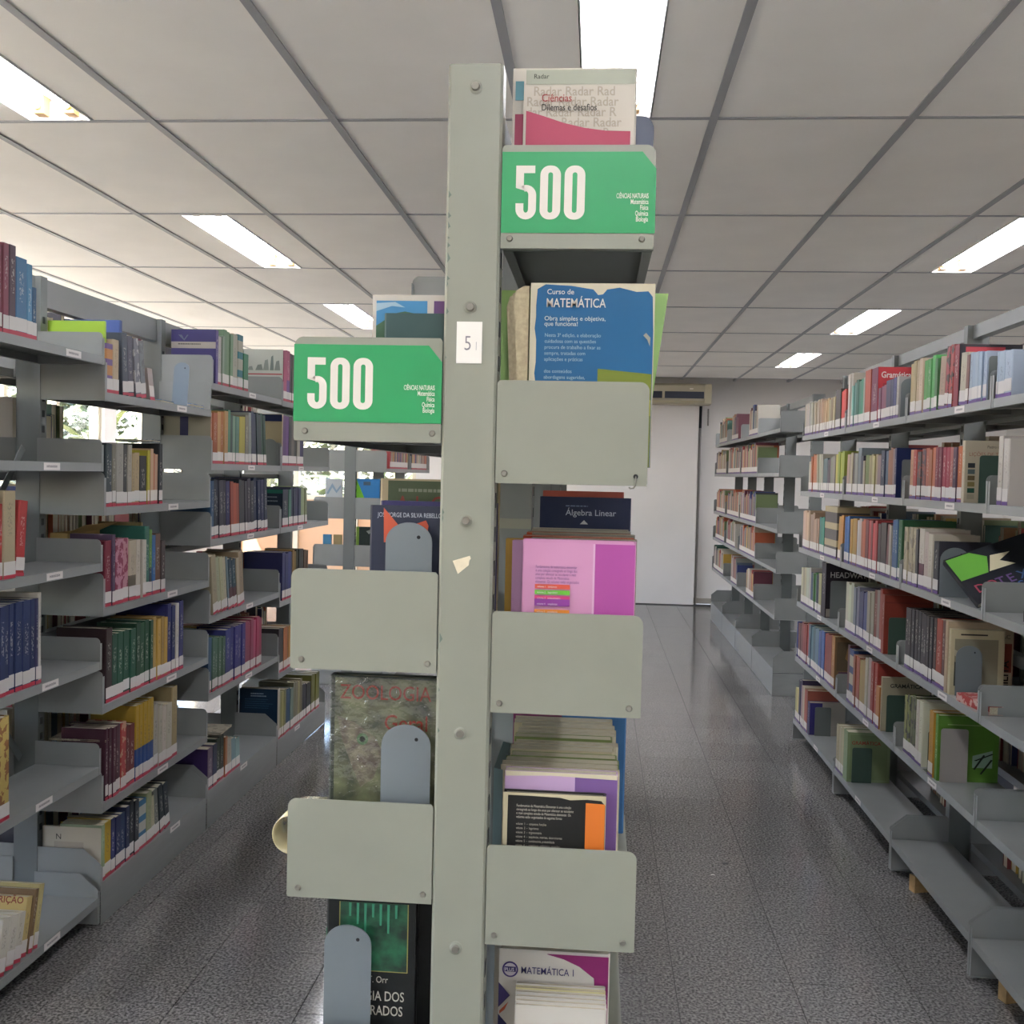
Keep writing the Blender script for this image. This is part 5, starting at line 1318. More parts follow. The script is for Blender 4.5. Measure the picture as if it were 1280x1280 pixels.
relabel('green5', 'bright green book with a brushwork drawing behind a grey bookend, second right bookcase')
front('purp6', 'b8b0a4'); ppatch('purp6', rect(.002, .068, .002, .174), '39337a')
relabel('purp6', 'white and violet book behind a dark bookend, bottom shelf, fourth right bookcase')
front('gramgreen', '93a47a'); ppatch('gramgreen', rect(.012, .178, .012, .216), '86966c', lift=.0003); ptext('gramgreen', 'GRAMÁTICA', .0225, 'a84a38', .018, .172, bold=.02, lift=.0007)
relabel('gramgreen', 'pale green book titled GRAMÁTICA behind a green bookend, bottom shelf of right row')
front('nbook', 'cfc6b4'); ptext('nbook', 'N', .026, '3a3a3a', .045, .135); ppatch('nbook', rect(.04, .14, .09, .128), 'bdb4a4')
relabel('nbook', 'white book with a letter N on its cover, bottom shelf, second left bookcase')
front('psico', '453f74'); ppatch('psico', rect(.0, .19, .145, .172), 'b9b2a6'); printed_lines(BK['psico'], .03, .160, .1, 1, .01, .005, '6a655c') if 'psico' in BK else None
ppatch('psico', [(.03, .2), (.045, .2), (.055, .182), (.068, .2), (.074, .2), (.056, .176)], '6a7484')
relabel('psico', 'violet book with a white title strip at the top of the third left bookcase')
front('cgray', '9c9683'); ppatch('cgray', rect(.07, .105, .02, .2), '33345c')
relabel('cgray', 'grey book with an upright navy strip on its cover, third left bookcase')
front('purple', '3e2a5e'); relabel('purple', 'purple book whose cover faces the camera, bottom shelf, third left bookcase')
front('pict', 'd4d6ca'); ppatch('pict', rect(.002, .198, .128, .134), 'b84a54', 'cover_stripe')
for i, (x, hh, ww) in enumerate(((.06, .03, .04), (.10, .055, .03), (.135, .075, .02), (.158, .05, .03), (.02, .02, .03))): ppatch('pict', [(x, .15), (x + ww, .15), (x + ww * .8, .15 + hh), (x + ww * .3, .15 + hh * .9)], ('8e968e', '9aa29a', '7f8a84')[i % 3], 'cover_picture', .0004)
relabel('pict', 'white book with a grey city drawing and red line, top of last left bookcase')
front('navycream', 'b5a684'); ppatch('navycream', rect(0, .2, .22, .254), '1e2a54'); relabel('navycream', 'cream book with a navy top band, second shelf, last left bookcase')
front('dnavy', '1e2a3a'); ppatch('dnavy', rect(0, .2, .172, .191), '1f6a58'); printed_lines(BK['dnavy'], .10, .15, .08, 2, .02, .006, '8a9098') if 'dnavy' in BK else None
front('d6navy', '12324c'); printed_lines(BK['d6navy'], .06, .232, .09, 2, .012, .006, '8fa4b4') if 'd6navy' in BK else None
printed_lines(BK['d6navy'], .03, .205, .15, 5, .011, .003, '3a627c') if 'd6navy' in BK else None
relabel('d6navy', 'dark blue book with white title lines, bottom shelf, last left bookcase')
front('nutri', 'c9b070'); ptext('nutri', 'NUTRIÇÃO', .026, '8a3a2c', .062, .146, bold=.015, sx=.95)
relabel('nutri', 'yellow book titled NUTRIÇÃO leaning on the bottom shelf of the nearest left bookcase')
front('arch1', 'b8b4b0')

# ------------------------------------------------------------------ bookends
def bookend(label, x0, x1, y, z, h, m, arch=True, hole=True, tilt=0., base=True):
    t = thing('bookend', label, 'bookend', ((x0 + x1) / 2, y, z + .0004), (tilt, 0, 0), 'steel bookends')
    w = (x1 - x0) / 2
    if arch:
        r = w * .98; ry = min(w * .85, h * .5)
        pts = [(-w, 0)] + [(w, 0)] + [(w * math.cos(a), h - ry + ry * math.sin(a)) for a in [PI * i / 16 for i in range(17)]]
    else:
        r = .008; pts = [(-w, 0), (w, 0), (w, h - r), (w - r * .3, h - r * .3), (w - r, h), (-w + r, h), (-w + r * .3, h - r * .3), (-w, h - r)]
    MB().prism(pts, 'y', 0, .0014).obj('back_plate', m, t)
    if base: MB().box(-w * .9, w * .9, -.03 if False else .0014, .06, 0, .0008).obj('base_plate', m, t)
    if hole: MB().cyl((w * .42, -.0003, h - .022), .0028, .0003, 'y', 12).obj('peg_hole', MATS['hole_black'], t)
    return t
bookend('dark grey bookend before the arched white book, top shelf, third right bookcase', 1.168, 1.235, 4.150, LVR[0], .150, bookend_m)
bookend('dark square bookend beside the pale blue books, top shelf of the right row', 1.175, 1.265, 3.262, LVR[0], .135, bookend_g.copy() if False else mat('bookend_charcoal', '5c615e', .45), False, False)
bookend('grey square bookend before the navy book, second shelf, third right bookcase', 1.185, 1.27, 4.160, LVR[1], .150, paint_dark, False, False)
bookend('dark green square bookend before the beige picture-column book', 1.215, 1.293, 3.420, LVR[1], .152, bookend_g, False, False)
b_ = bookend('grey arched bookend with a paper tag, third shelf, second right bookcase', 1.155, 1.250, 3.575, LVR[2], .166, bookend_m)
slab('paper_tag', white_paper, b_, -.028, .0, -.0008, -.0001, .108, .126)
bookend('grey bookend at the end of the black HEADWAY book', 1.19, 1.30, 5.330, LVR[3], .19, paint_dark, False, False)
bookend('dark green bookend before the rust-red book, fourth shelf of right row', 1.185, 1.262, 4.262, LVR[3], .150, bookend_g, False, False)
bookend('grey arched bookend before the old photograph cover', 1.185, 1.268, 3.478, LVR[3], .165, bookend_m)
bookend('dark green bookend before the cream GRAMÁTICA book', 1.19, 1.275, 4.268, LVR[4], .150, bookend_g, False, False)
bookend('narrow dark bookend between white and amber books, fifth shelf, right row', 1.168, 1.24, 3.672, LVR[4], .150, mat('bookend_olive', '3a4232', .5), False, False)
bookend('grey bookend before the bright green book', 1.18, 1.270, 3.578, LVR[4], .182, mat('bookend_warm_grey', '8a8480', .42), False, False)
bookend('dark bookend before the white and violet book', 1.20, 1.285, 5.640, LVR[5], .155, mat('bookend_charcoal', '5c615e'), False, False)
bookend('dark green bookend before the pale green GRAMÁTICA book', 1.19, 1.278, 4.785, LVR[5], .160, bookend_g, False, False)
bookend('grey bookend before the navy-topped cream book, last left bookcase', -1.66, -1.585, 5.050, LV['D'][1], .13, paint_dark, True, False)
bookend('pale blue bookend tilted on the top shelf of the second left bookcase', -1.625, -1.565, 3.86, LV['B'][0], .168, mat('bookend_pale_blue', '66727e', .35), True, True, tilt=-.14, base=False)

# ------------------------------------------------------------------ loose things on the side rows
def flat_book(label, loc, rz, w, d, th, col, name='book', style='pic'):
    t = thing(name, label, 'book', loc, (0, 0, rz))
    c = MB().box(-w / 2, w / 2, -d / 2, d / 2, 0, .0015).box(-w / 2, w / 2, -d / 2, d / 2, th - .0015, th).box(-w / 2, -w / 2 + .0015, -d / 2, d / 2, .0015, th - .0015).obj('cover', cover_mat(style, '-'), t); c.color = dim(lin(col))
    MB().box(-w / 2 + .002, w / 2 - .002, -d / 2 + .002, d / 2 - .002, .0016, th - .0016).obj('page_block', page, t)
    return t
t = flat_book('bright blue booklet lying flat beside the tilted bookend, top left shelf', (-1.672, 3.975, LV['B'][0] + .0004), .0, .20, .15, .012, '2a7cc0')
slab('spine_label', white_paper, t, .06, .0995, -.077, -.0752, .002, .010)
flat_book('blue booklet lying flat under the tilted bookend, top left shelf', (-1.69, 3.745, LV['B'][0] + .0004), .1, .19, .16, .010, '3a8ab8')
flat_book('cream booklet lying flat over the maroon books, fifth shelf, second left bookcase', (-1.68, 3.36, LV['B'][4] + .196), .03, .19, .21, .006, 'c9bf9f')
flat_book('teal booklet lying across the tops of the tan books, second left bookcase', (-1.65, 3.63, LV['B'][1] + .222), .2, .13, .12, .008, '2a5a78')
flat_book('white and black book lying flat on the third shelf of the nearest right bookcase', (1.30, 2.92, LVR[2] + .0004), .06, .2, .15, .030, '4a4a4c')
flat_book('red and white book lying flat at the shelf edge, fourth shelf, second right bookcase', (1.262, 3.31, LVR[3] + .0004), .12, .17, .21, .026, 'a83230')
flat_book('cream booklet lying across books on the bottom shelf of the third left bookcase', (-1.67, 4.36, LV['C'][5] + .203), .05, .19, .16, .008, 'b8ae98')
t = flat_book('dark book with coloured lettering fallen aslant on the third shelf, second right bookcase', (1.235, 3.405, LVR[2] + .022), 0, .31, .20, .020, '1c2028', 'fallen_book', 'p')
t.rotation_euler = (math.radians(40), math.radians(-20), math.radians(6)); t.location = (1.292, 3.375, LVR[2] + .112)
tops = [('DOTEXTO', .044, .055, ('c85a68', '6a8ab0', '7aa0b8')), ('AOLOV', .044, .0, ('c84a5c',))]
x = -.13
for i, ch in enumerate('DOTEXTO'):
    link('cover_letter', text_mesh('cover_letter', ch, .046, mat('ink_' + ('c8546a', '7a5a90', '4a6a9a', '5a82a8')[min(3, i // 2)], ('c8546a', '7a5a90', '4a6a9a', '5a82a8')[min(3, i // 2)], .5), bold=.01), t, (-.13 + i * .035, -.062, .0202))
for i, ch in enumerate('USLOV'):
    c = ('4a6a9a', '4a6a9a', 'c84a5c', 'c84a5c', 'c84a5c')[i]
    link('cover_letter', text_mesh('cover_letter', ch, .046, mat('ink_' + c, c, .5), bold=.01), t, (-.045 + i * .036, -.099, .0202))
link('cover_panel', MB().prism([(-.15, .0), (-.06, .0), (-.03, .06), (-.07, .095), (-.15, .095)], 'z', .0201, .0203).mesh('cover_panel', mat('leaf_green_print', '5c9a34', .5)), t)
link('cover_panel', MB().prism([(-.055, .002), (.03, .0), (-.005, .03), (.04, .05), (-.02, .06)], 'z', .0202, .0204).mesh('cover_panel', mat('cream_print', 'cdc3a2', .5)), t)
# cardboard box standing behind the pink books, roll of tape
t = thing('cardboard_box', 'tan cardboard box lying behind the pink books, second left bookcase', 'box', (-1.753, 3.27, LV['B'][2] + .0004))
kraft = mat('kraft_card', 'a08550', .8, var=.06, scale=40)
MB().box(-.03, .03, 0, .22, 0, .002).box(-.03, -.028, 0, .22, .002, .235).box(.028, .03, 0, .22, .002, .235).box(-.028, .028, 0, .002, .002, .235).box(-.028, .028, .218, .22, .002, .235).obj('body', kraft, t)
MB().prism([(.03, .2345), (.09, .262), (.09, .264), (.03, .2365)], 'y', .0, .22).obj('flap', kraft, t)
t = thing('paper_roll', 'amber and maroon patterned roll lying on the back shelf behind the nearest left bookcase', 'roll', (-2.0, 3.27, BACK[2] + .034), (0, 0, 0))
MB().cyl((0, -.05, 0), .033, .02, 'y', 18).obj('end_cap', mat('amber_card', 'b07c38', .6), t); MB().cyl((0, -.03, 0), .033, .10, 'y', 18).obj('body', mat('maroon_pattern', '4a2a34', .5, col2='8a6a70', scale=60), t)
for i, (x, y) in enumerate(((1.20, 3.86), (1.22, 3.06))):
    t = thing('wooden_wedge', ['pale wooden wedge under the base of the second right bookcase', 'pale wooden wedge under the base of the nearest right bookcase'][i], 'wedge', (x, y, .0005), (0, 0, .3))
    MB().prism([(0, 0), (.16, 0), (.16, .008), (0, .06)], 'y', 0, .035).obj('block', mat('raw_wood', 'a8895c', .7, var=.12, scale=60), t)
# dark scrap and paper bits on the floor
t = tag(MB().prism([(0, 0), (.02, .004), (.024, .016), (.008, .02), (-.004, .012)], 'z', .0003, .0022).obj('floor_scrap', black, None, (.53, 4.05, 0)), 'small dark scrap lying on the granite aisle floor', 'litter')
t = tag(MB().prism([(0, 0), (.016, .003), (.013, .010), (.002, .008)], 'z', .0003, .0016).obj('floor_scrap', white_paper, None, (.47, 3.93, 0)), 'tiny white paper scrap beside the dark scrap on the floor', 'litter')

# ------------------------------------------------------------------ books on the signed bookcase
NG = 'books on the signed bookcase'
def nbook(label, x, y, z, th, h, d, col, flip, lean=0., hard=False, style='p', hex2='-'):
    return book(label, x, y, z, th, h, d, col, flip, lean, style, hex2, 0, None, NG, hard)
# right side, top shelf: grey and cream science books
for i in range(2):
    k = nbook(['cream and grey science book with a red wave, frontmost on the top right shelf', 'cream and grey science book peeping out left behind its twin, top right shelf'][i], .044 - .018 * i, 1.541 + .019 * i, NR[0], .018, .239 + .008 * i, .164, 'ded6c6', True)
    cpatch(k, rect(.003 if not i else .019, .161, .216 + .008 * i, .237 + .008 * i), 'b6b9a6'); 
    if i == 0:
        for r_ in range(5):
            ctext(k, ('  Radar Radar Rad', 'Radar Radar Radar', 'dar Radar Radar R', ' Radar Radar Radar', '    Radar Radar Ra')[r_], .0188, 'c0b6a6', .004, .200 - r_ * .0150, sx=.93, bold=.012, name='cover_pattern', lift=.0003)
        cpatch(k, [(.004, .0), (.156, .0), (.156, .148), (.12, .149), (.09, .153), (.06, .160), (.03, .170), (.004, .178)], 'b0435c', 'cover_wave', .0006)
        ctext(k, 'Radar', .0095, '55584e', .014, .224, bold=.01); ctext(k, 'Ciências', .0155, 'b04a4a', .026, .191, sx=.85, bold=.005, lift=.0007); ctext(k, 'Dilemas e desafios', .0135, '3a3836', .026, .178, sx=.80, bold=.008, lift=.0007)
    else:
        cpatch(k, rect(.004, .018, .20, .228), '6aa0aa'); cpatch(k, rect(.004, .03, .0, .18), 'a83a58', 'cover_wave')
# rounded dark file behind them
t = thing('folder', 'dark slate folder with a rounded corner behind the science books', 'folder', (0, 1.62, NR[0] + .0004))
MB().prism([(-.14, 0), (.066, 0), (.074, .17)] + [(.058 + .016 * math.cos(a), .178 + .022 * math.sin(a)) for a in [PI / 2 * i / 5 for i in range(6)]] + [(-.14, .205)], 'y', 0, .018).obj('board', mat('slate_card', '464c5c', .5), t)
# second shelf: worn blue mathematics book and a pale green folder
k = nbook('worn blue mathematics book with torn edges on the second right shelf', .0785, 1.552, NR[1], .030, .268, .182, '1d5f8c', True)
cream_torn = 'd8cfb4'
cpatch(k, rect(0, .182, 0, .268), cream_torn, 'torn_edge', .0001)
edge = [(.004, .0)]; rnd = random.Random(2)
for i in range(14): edge.append((.006 + rnd.uniform(0, .006), .02 + i * .0165))
edge += [(.010, .259), (.022, .266), (.06, .264), (.092, .259), (.099, .251), (.106, .252), (.112, .259), (.13, .262), (.155, .256), (.172, .257), (.1785, .249), (.1805, .20), (.1805, .0)]
cpatch(k, edge, '1d5f8c', 'cover_panel', .0003)
cpatch(k, [(.004, .0), (.052, .0), (.045, .03), (.04, .055), (.028, .075), (.016, .092), (.007, .11)], 'cbbb94', 'worn_patch', .0005)
for i in range(7):
    a = .2 + i * .23; cpatch(k, [(.006, .01 + i * .004), (.007, .008 + i * .004), (.012 + .03 * math.cos(a), .02 + .06 * math.sin(a)), (.011 + .03 * math.cos(a), .0215 + .06 * math.sin(a))], '8a6a48', 'crack', .0007)
ctext(k, 'Curso de', .0105, 'd9d4cc', .024, .2515, bold=.01); ctext(k, 'MATEMÁTICA', .0185, 'e6e0d6', .023, .2325, sx=.76, bold=.009)
ctext(k, 'Obra simples e objetiva,\nque funciona!', .0092, 'd0d2cc', .021, .213, bold=.008, line=.85)
for i, ln in enumerate(('Nesta 3ª edição, a elaboração', 'cuidadosa com as questões', 'procura de trabalho a fixar as', 'sempre, tratadas com', 'aplicações e práticas', '', 'dos conteúdos', 'abordagens sugeridas,', 'em cada capítulo e dimensões', 'da teoria e aplicada na', '', 'do ensino, álgebra')):
    if ln: ctext(k, ln, .0075, 'a9bac0', .022, .189 - i * .0088, sx=.92, name='cover_text')
cpatch(k, rect(.098, .1795, -.0 + .0, .155 - .0), '1d5f8c'); cpatch(k, [(.101, 0), (.1795, 0), (.1795, .136), (.101, .143)], '76822c', 'cover_field', .0007); cpatch(k, [(.101, .08), (.1795, .075), (.1795, .098), (.101, .116)], 'a9a83a', 'cover_field', .0009)
cpatch(k, [(.170, .196), (.1765, .189), (.176, .176), (.172, .186), (.166, .192)], 'a8a496', 'worn_patch', .0006)
pk = mat('cream_pages', 'ac9f80', .8, var=.12, scale=160)
t = thing('loose_pages', 'curled cream page sections at the left of the worn blue mathematics book', 'pages', (0, 0, NR[1] + .0005))
for i in range(3):
    MB().prism([(-.1195 - .006 * i, 0), (-.106, 0), (-.106, .264), (-.114, .264 - .002 * i), (-.126 - .005 * i, .257 - .003 * i), (-.1285 - .006 * i, .235), (-.122 - .006 * i, .12)], 'y', 1.541 + .0085 * i, 1.5485 + .0085 * i).obj('page_section', pk, t)
t = thing('folder', 'pale green sheet folder leaning behind the blue mathematics book', 'folder', (0, 1.60, NR[1] + .0005))
lg = mat('pale_green_card', '8aac62', .5, var=.04, scale=20)
MB().prism([(-.150, .0), (.074, .0), (.081, .10), (.1015, .265), (-.153, .268)], 'y', 0, .003).obj('sheet', lg, t)
MB().prism([(-.150, .0), (.070, .0), (.078, .10), (.0975, .262), (-.153, .266)], 'y', .0034, .012).obj('back_sheet', mat('green_card', '6c924a', .5), t)
k = nbook('cream book standing behind the pale green folder, second right shelf', .06, 1.64, NR[1], .03, .24, .17, 'b8a888', True)
# third shelf: pink algebra volume, mauve and ochre neighbours, grey stack, navy Álgebra Linear
zb = NR[2]
k = nbook('pink and magenta book with coloured contents bars on the third right shelf', .061, 1.546, zb, .022, .226, .167, 'd796bd', True, hard=True)
cpatch(k, rect(.002, .166, .001, .222), 'd99bc0', 'cover_panel', .0002); cpatch(k, rect(.107, .1655, .001, .2215), 'b0519c', 'cover_panel', .0004); cpatch(k, rect(.104, .107, .001, .2215), 'e6b8d6', 'cover_stripe', .0005)
for i, ln in enumerate(('Fundamentos de matemática elementar', 'é uma coleção consagrada ao longo dos', 'anos por oferecer ao estudante o mais', 'completo estudo de Matemática', 'elementar. Os volumes estão organizados', 'da seguinte forma:')): ctext(k, ln, .0058, '6a4a86', .0195, .184 - i * .0055, sx=.66, name='cover_text')
for i, c in enumerate(('d85a48', '6cb83e', 'c83a74', '8a3c94', 'e08a34', 'd85a48')):
    zz = .1535 - i * .0085 - (.003 if i > 3 else 0); cpatch(k, rect(.019, .071, zz, zz + (.0105 if i == 3 else .0065)), c, 'contents_bar', .0006)
    ctext(k, 'volume %d' % (i + 1), .0042, 'f0e4e8', .0225, zz + .0018, sx=.8, name='contents_text', lift=.0009); ctext(k, ('conjuntos', 'logaritmos', 'trigonometria', 'sequências', 'complexos', 'polinômios')[i], .0042, 'f0e4e8', .0385, zz + .0018, sx=.8, name='contents_text', lift=.0009)
nbook('mauve book just behind the pink one, third right shelf', .058, 1.571, zb, .022, .222, .182, 'b488a8', True, hard=True)
nbook('ochre book behind the mauve one, third right shelf', .056, 1.594, zb, .022, .223, .192, 'b08a34', True, hard=True)
y = 1.607
for i in range(15):
    th = .026; nbook(('%s book of the tight grey pack behind the pink book, counted from the front' % ORD[i]), .064 + random.uniform(-.004, .004), y + th / 2, zb, th, .221 + random.uniform(-.003, .002), .175 + random.uniform(-.012, .006), 'c0502c' if i in (2, 3, 7) else '8f8a7c', True); y += th
k = nbook('navy book titled Álgebra Linear rising behind the grey pack, third right shelf', .068, 2.03, zb, .03, .280, .176, '1c2646', True, hard=True)
ctext(k, 'Álgebra Linear', .0165, 'c8ccd4', .050, .245, bold=.004); printed_lines(k, .05, .262, .05, 1, .01, .0022, '7a86a0')
cpatch(k, [(.078, .228), (.094, .228), (.086, .236)], 'd8d4cc', 'cover_mark', .0004)
nbook('white and red book behind Álgebra Linear, third right shelf', .055, 2.075, zb, .03, .291, .16, 'b85a4a', True)
nbook('teal book behind the white and red one, third right shelf', .05, 2.11, zb, .02, .287, .14, '4a8a84', True)
# fourth shelf: black and orange volume, lilac one, pack of cream books
zb = NR[3]
k = nbook('black and orange book with volume list in front on the fourth right shelf', .0265, 1.540, zb, .017, .192, .153, '24221f', True, hard=True)
cpatch(k, rect(0, .153, 0, .192), 'd2c6a2', 'worn_edge', .0001); cpatch(k, [(.006, .0), (.152, .0), (.152, .178), (.146, .185), (.125, .186), (.10, .184), (.085, .187), (.04, .188), (.007, .188)], '22211f', 'cover_panel', .0003)
cpatch(k, [(.123, .0), (.1515, .0), (.1515, .180), (.123, .181)], 'd9762c', 'cover_panel', .0005)
for i, ln in enumerate(('Fundamentos de Matemática Elementar é uma coleção', 'consagrada ao longo dos anos por oferecer ao estudante', 'o mais completo estudo de Matemática elementar. Os', 'volumes estão organizados da seguinte forma:')): ctext(k, ln, .0056, 'c6c0b0', .020, .171 - i * .0056, sx=.66, name='cover_text')
for i, ln in enumerate(('conjuntos, funções', 'logaritmos', 'trigonometria', 'sequências, matrizes, determinantes', 'combinatória, probabilidade', 'complexos, polinômios, equações', 'geometria analítica', 'limites, derivadas, noções de integral', 'geometria plana')): ctext(k, 'volume  %d  –  %s' % (i + 1, ln), .0052, 'bab4a4', .020, .144 - i * .0064, sx=.66, name='cover_text')
k = nbook('lilac and violet worn book right behind the black and orange one', .0435, 1.562, zb, .022, .219, .170, 'c9a8cc', True)
cpatch(k, rect(.001, .169, .001, .2185), 'c8a8cc', 'cover_panel', .0001); cpatch(k, rect(.106, .1695, .001, .2165), '7a5a92', 'cover_panel', .0003); cpatch(k, [(.001, .211), (.07, .214), (.169, .2115), (.169, .2188), (.001, .2188)], 'ddd3b4', 'worn_edge', .0005)
y = 1.574
for i in range(13):
    th = .027; nbook(('%s book of the cream pack behind the lilac one, counted from the front' % ORD[i]), .042 + random.uniform(-.004, .006), y + th / 2, zb, th, .216 + random.uniform(-.003, .002), .178 + random.uniform(-.012, .004), random.choice(['7a8a4a', 'c4b898', 'b4a888', 'c8bea4']), True); y += th
nbook('blue book whose edge shows right of the cream pack, fourth right shelf', .067, 1.945, zb, .03, .236, .12, '35699a', True)
nbook('white book behind the blue edge, fourth right shelf', .068, 1.98, zb, .03, .225, .12, 'c8c4ba', True)
for i, (c, dx) in enumerate((('7a2a5a', -.155), ('b8b2a4', -.148), ('5a6a6a', -.142))):
    nbook(['plum book deep in the shelf beside the post, fourth right shelf', 'white book deep beside the plum one, fourth right shelf', 'grey book deep beside the white one, fourth right shelf'][i], -.02, 2.02 + .03 * i, zb, .026, .24, .13, c, True)
t = thing('folder', 'grey-teal folder edge beside the post on the fourth right shelf', 'folder', (-.138, 1.60, zb + .0005))
MB().prism([(-.010, 0), (.004, 0), (.004, .205), (-.010, .208)], 'y', 0, .16).obj('board', mat('teal_grey_card', '667c7e', .5), t)
# fifth shelf: Matemática 1 with a fan of white booklets in front
zb = NR[4]
k = nbook('white and magenta book titled Matemática 1 on the fifth right shelf', .040, 1.600, zb, .02, .268, .172, 'dcd6c8', True)
cpatch(k, [(.075, .2625), (.10, .2565), (.125, .246), (.148, .229), (.152, .2265), (.17, .2265), (.17, .2635), (.075, .2635)], '8c2a68', 'cover_panel', .0003)
cpatch(k, [(.148, .229), (.17, .229), (.17, .0), (.158, .0)], '8c2a68', 'cover_panel', .0004)
ctext(k, 'MATEMÁTICA 1', .0155, '3f3a6c', .034, .2305, sx=.78, bold=.005, lift=.0007)
def disc(r, n=24, cx=0, cz=0): return [(cx + r * math.cos(2 * PI * i / n), cz + r * math.sin(2 * PI * i / n)) for i in range(n)]
cpatch(k, disc(.0125, cx=.0175, cz=.236), '4a3a78', 'cover_emblem', .0004); cpatch(k, disc(.0100, cx=.0175, cz=.236), 'd2c8cc', 'cover_emblem', .0006); cpatch(k, [(.0085, .236 - .0035), (.0265, .236 - .0035), (.0265, .236 + .0045), (.0085, .236 + .0045)], '3a3068', 'cover_emblem', .0008); ctext(k, 'PLUS', .0075, 'e0dce0', .0092, .2335, sx=.9, bold=.02, lift=.0011)
cpatch(k, [(.0, .215), (.018, .195), (.0, .175)], '4a3f72', 'cover_panel', .0005); cpatch(k, [(.002, .170), (.016, .185), (.010, .172), (.002, .165)], 'c8603c', 'cover_panel', .0006); cpatch(k, [(.0, .165), (.014, .150), (.0, .13)], '33305a', 'cover_panel', .0005)
y = 1.536
for i in range(6):
    nbook(('%s white booklet fanned before the Matemática 1 book, counted from the front' % ORD[i]), .036 - .0005 * i, y + .004, zb, .0078, .208 + .0025 * i, .138, ['d8d2c4', 'd6d0c2', 'd4cfc3', 'd2cdc2', 'd8cf9c', 'd6d0c4'][i], True); y += .0082
y = 1.615
for i in range(9): nbook(('%s white-edged book packed behind the Matemática 1 book, counted from the front' % ORD[i]), .03 + random.uniform(-.004, .004), y + .014, zb, .027, .262, .17, 'b8b0a0', True); y += .028
nbook('dark blue-green book low beside the post on the fifth right shelf', -.03, 1.90, zb, .03, .22, .13, '1e3238', True)

# left side, top shelf
zb = NLV[0]
k = nbook('nature book with sky and lilac pictures standing on the top left shelf', -.345, 1.572, zb, .02, .197, .19, 'cfc8bc', False)
cpatch(k, rect(.0, .19, .0, .197), 'd4cec2', 'cover_panel', .0001); cpatch(k, rect(.006, .084, .0, .188), '4a8cb8', 'cover_picture', .0003); cpatch(k, rect(.094, .175, .0, .188), '6a4a78', 'cover_picture', .0003)
cpatch(k, [(.006, .0), (.084, .0), (.084, .160), (.07, .168), (.05, .172), (.03, .168), (.018, .158), (.006, .150)], '42644a', 'cover_picture', .0005); cpatch(k, [(.006, .172), (.03, .180), (.05, .178), (.035, .186), (.006, .184)], 'a8c4d4', 'cover_picture', .0005)
k = nbook('dark slate-green book in front of the nature book, top left shelf', -.322, 1.548, zb, .018, .166, .17, '35504e', False)
# second shelf: navy, purple and green books behind an arched bookend
zb = NLV[1]
k = nbook('navy book with an orange pointed emblem behind the bookend, second left shelf', -.341, 1.562, zb, .02, .216, .19, '262c40', False, hard=True)
ctext(k, 'JOSÉ JORGE DA SILVA REBELLO', .0098, 'b8bcc4', .012, .199, sx=.72, bold=.006)
cpatch(k, [(.021, .213), (.050, .180), (.055, .165), (.022, .160)], 'c4583c', 'cover_emblem', .0003); cpatch(k, [(.072, .19), (.086, .195), (.090, .187), (.088, .170), (.07, .165)], 'c4583c', 'cover_emblem', .0003)
k = nbook('violet book with an orange strip behind the navy one, second left shelf', -.331, 1.592, zb, .024, .2225, .18, '3c3868', False, hard=True)
cpatch(k, rect(.008, .035, .20, .214), 'c4743c', 'cover_panel', .0003); cpatch(k, [(.035, .2), (.17, .2), (.17, .216), (.035, .212)], '5a6848', 'cover_panel', .0003)
k = nbook('mossy green book with red letters behind the violet one, second left shelf', -.344, 1.652, zb, .03, .2565, .19, 'cdbb98', False, hard=True)
cpatch(k, rect(.013, .189, .002, .2535), '57654a', 'cover_panel', .0002); ctext(k, 'A L G A S', .040, '94443a', .026, .202, sx=.80, lift=.0006); printed_lines(k, .03, .236, .12, 1, .01, .005, '8e9480')
bookend('grey arched bookend before the navy book, second left shelf of the signed bookcase', -.3135, -.243, 1.538, zb, .192, bookend_m)
# third shelf: zoology book in plastic film
zb = NLV[2]
k = nbook('zoology book with jungle cover wrapped in plastic film, third left shelf', -.400, 1.572, zb, .026, .297, .19, '3a4038', False, hard=True)
jung = mat('jungle_print', '6a6c4e', .3, col2='2a3228', scale=22, bump=.0)
cpatch(k, rect(.008, .189, .036, .294), '', 'cover_picture', .0002, jung); cpatch(k, rect(.008, .189, .001, .038), 'a89c70', 'cover_panel', .0003)
cpatch(k, [(.012, .235), (.04, .225), (.07, .205), (.085, .18), (.07, .14), (.05, .125), (.035, .16), (.02, .20)], '', 'cover_creature', .0004, mat('creature_print', '6c6652', .35, col2='4a4238', scale=70))
cpatch(k, disc(.009, cx=.052, cz=.200), '5c7a58', 'creature_eye', .0006); cpatch(k, disc(.0045, cx=.052, cz=.200), '1c241c', 'creature_eye', .0008)
ctext(k, 'ZOOLOGIA', .032, '9a4438', .016, .262, sx=.84, bold=.004, lift=.0006); ctext(k, 'Geral', .034, '9a4438', .085, .216, sx=.9, bold=.004, lift=.0006)
film = bpy.data.materials.new('plastic_film'); film.use_nodes = True; f_ = film.node_tree; f_.nodes.remove(f_.nodes['Principled BSDF'])
ft = f_.nodes.new('ShaderNodeBsdfTransparent'); fg = f_.nodes.new('ShaderNodeBsdfGlossy'); fg.inputs['Roughness'].default_value = .12
fmx = f_.nodes.new('ShaderNodeMixShader'); fmx.inputs[0].default_value = .045; ftc = f_.nodes.new('ShaderNodeTexCoord'); fmp = f_.nodes.new('ShaderNodeMapping'); fmp.inputs['Scale'].default_value = (40, 40, 150)
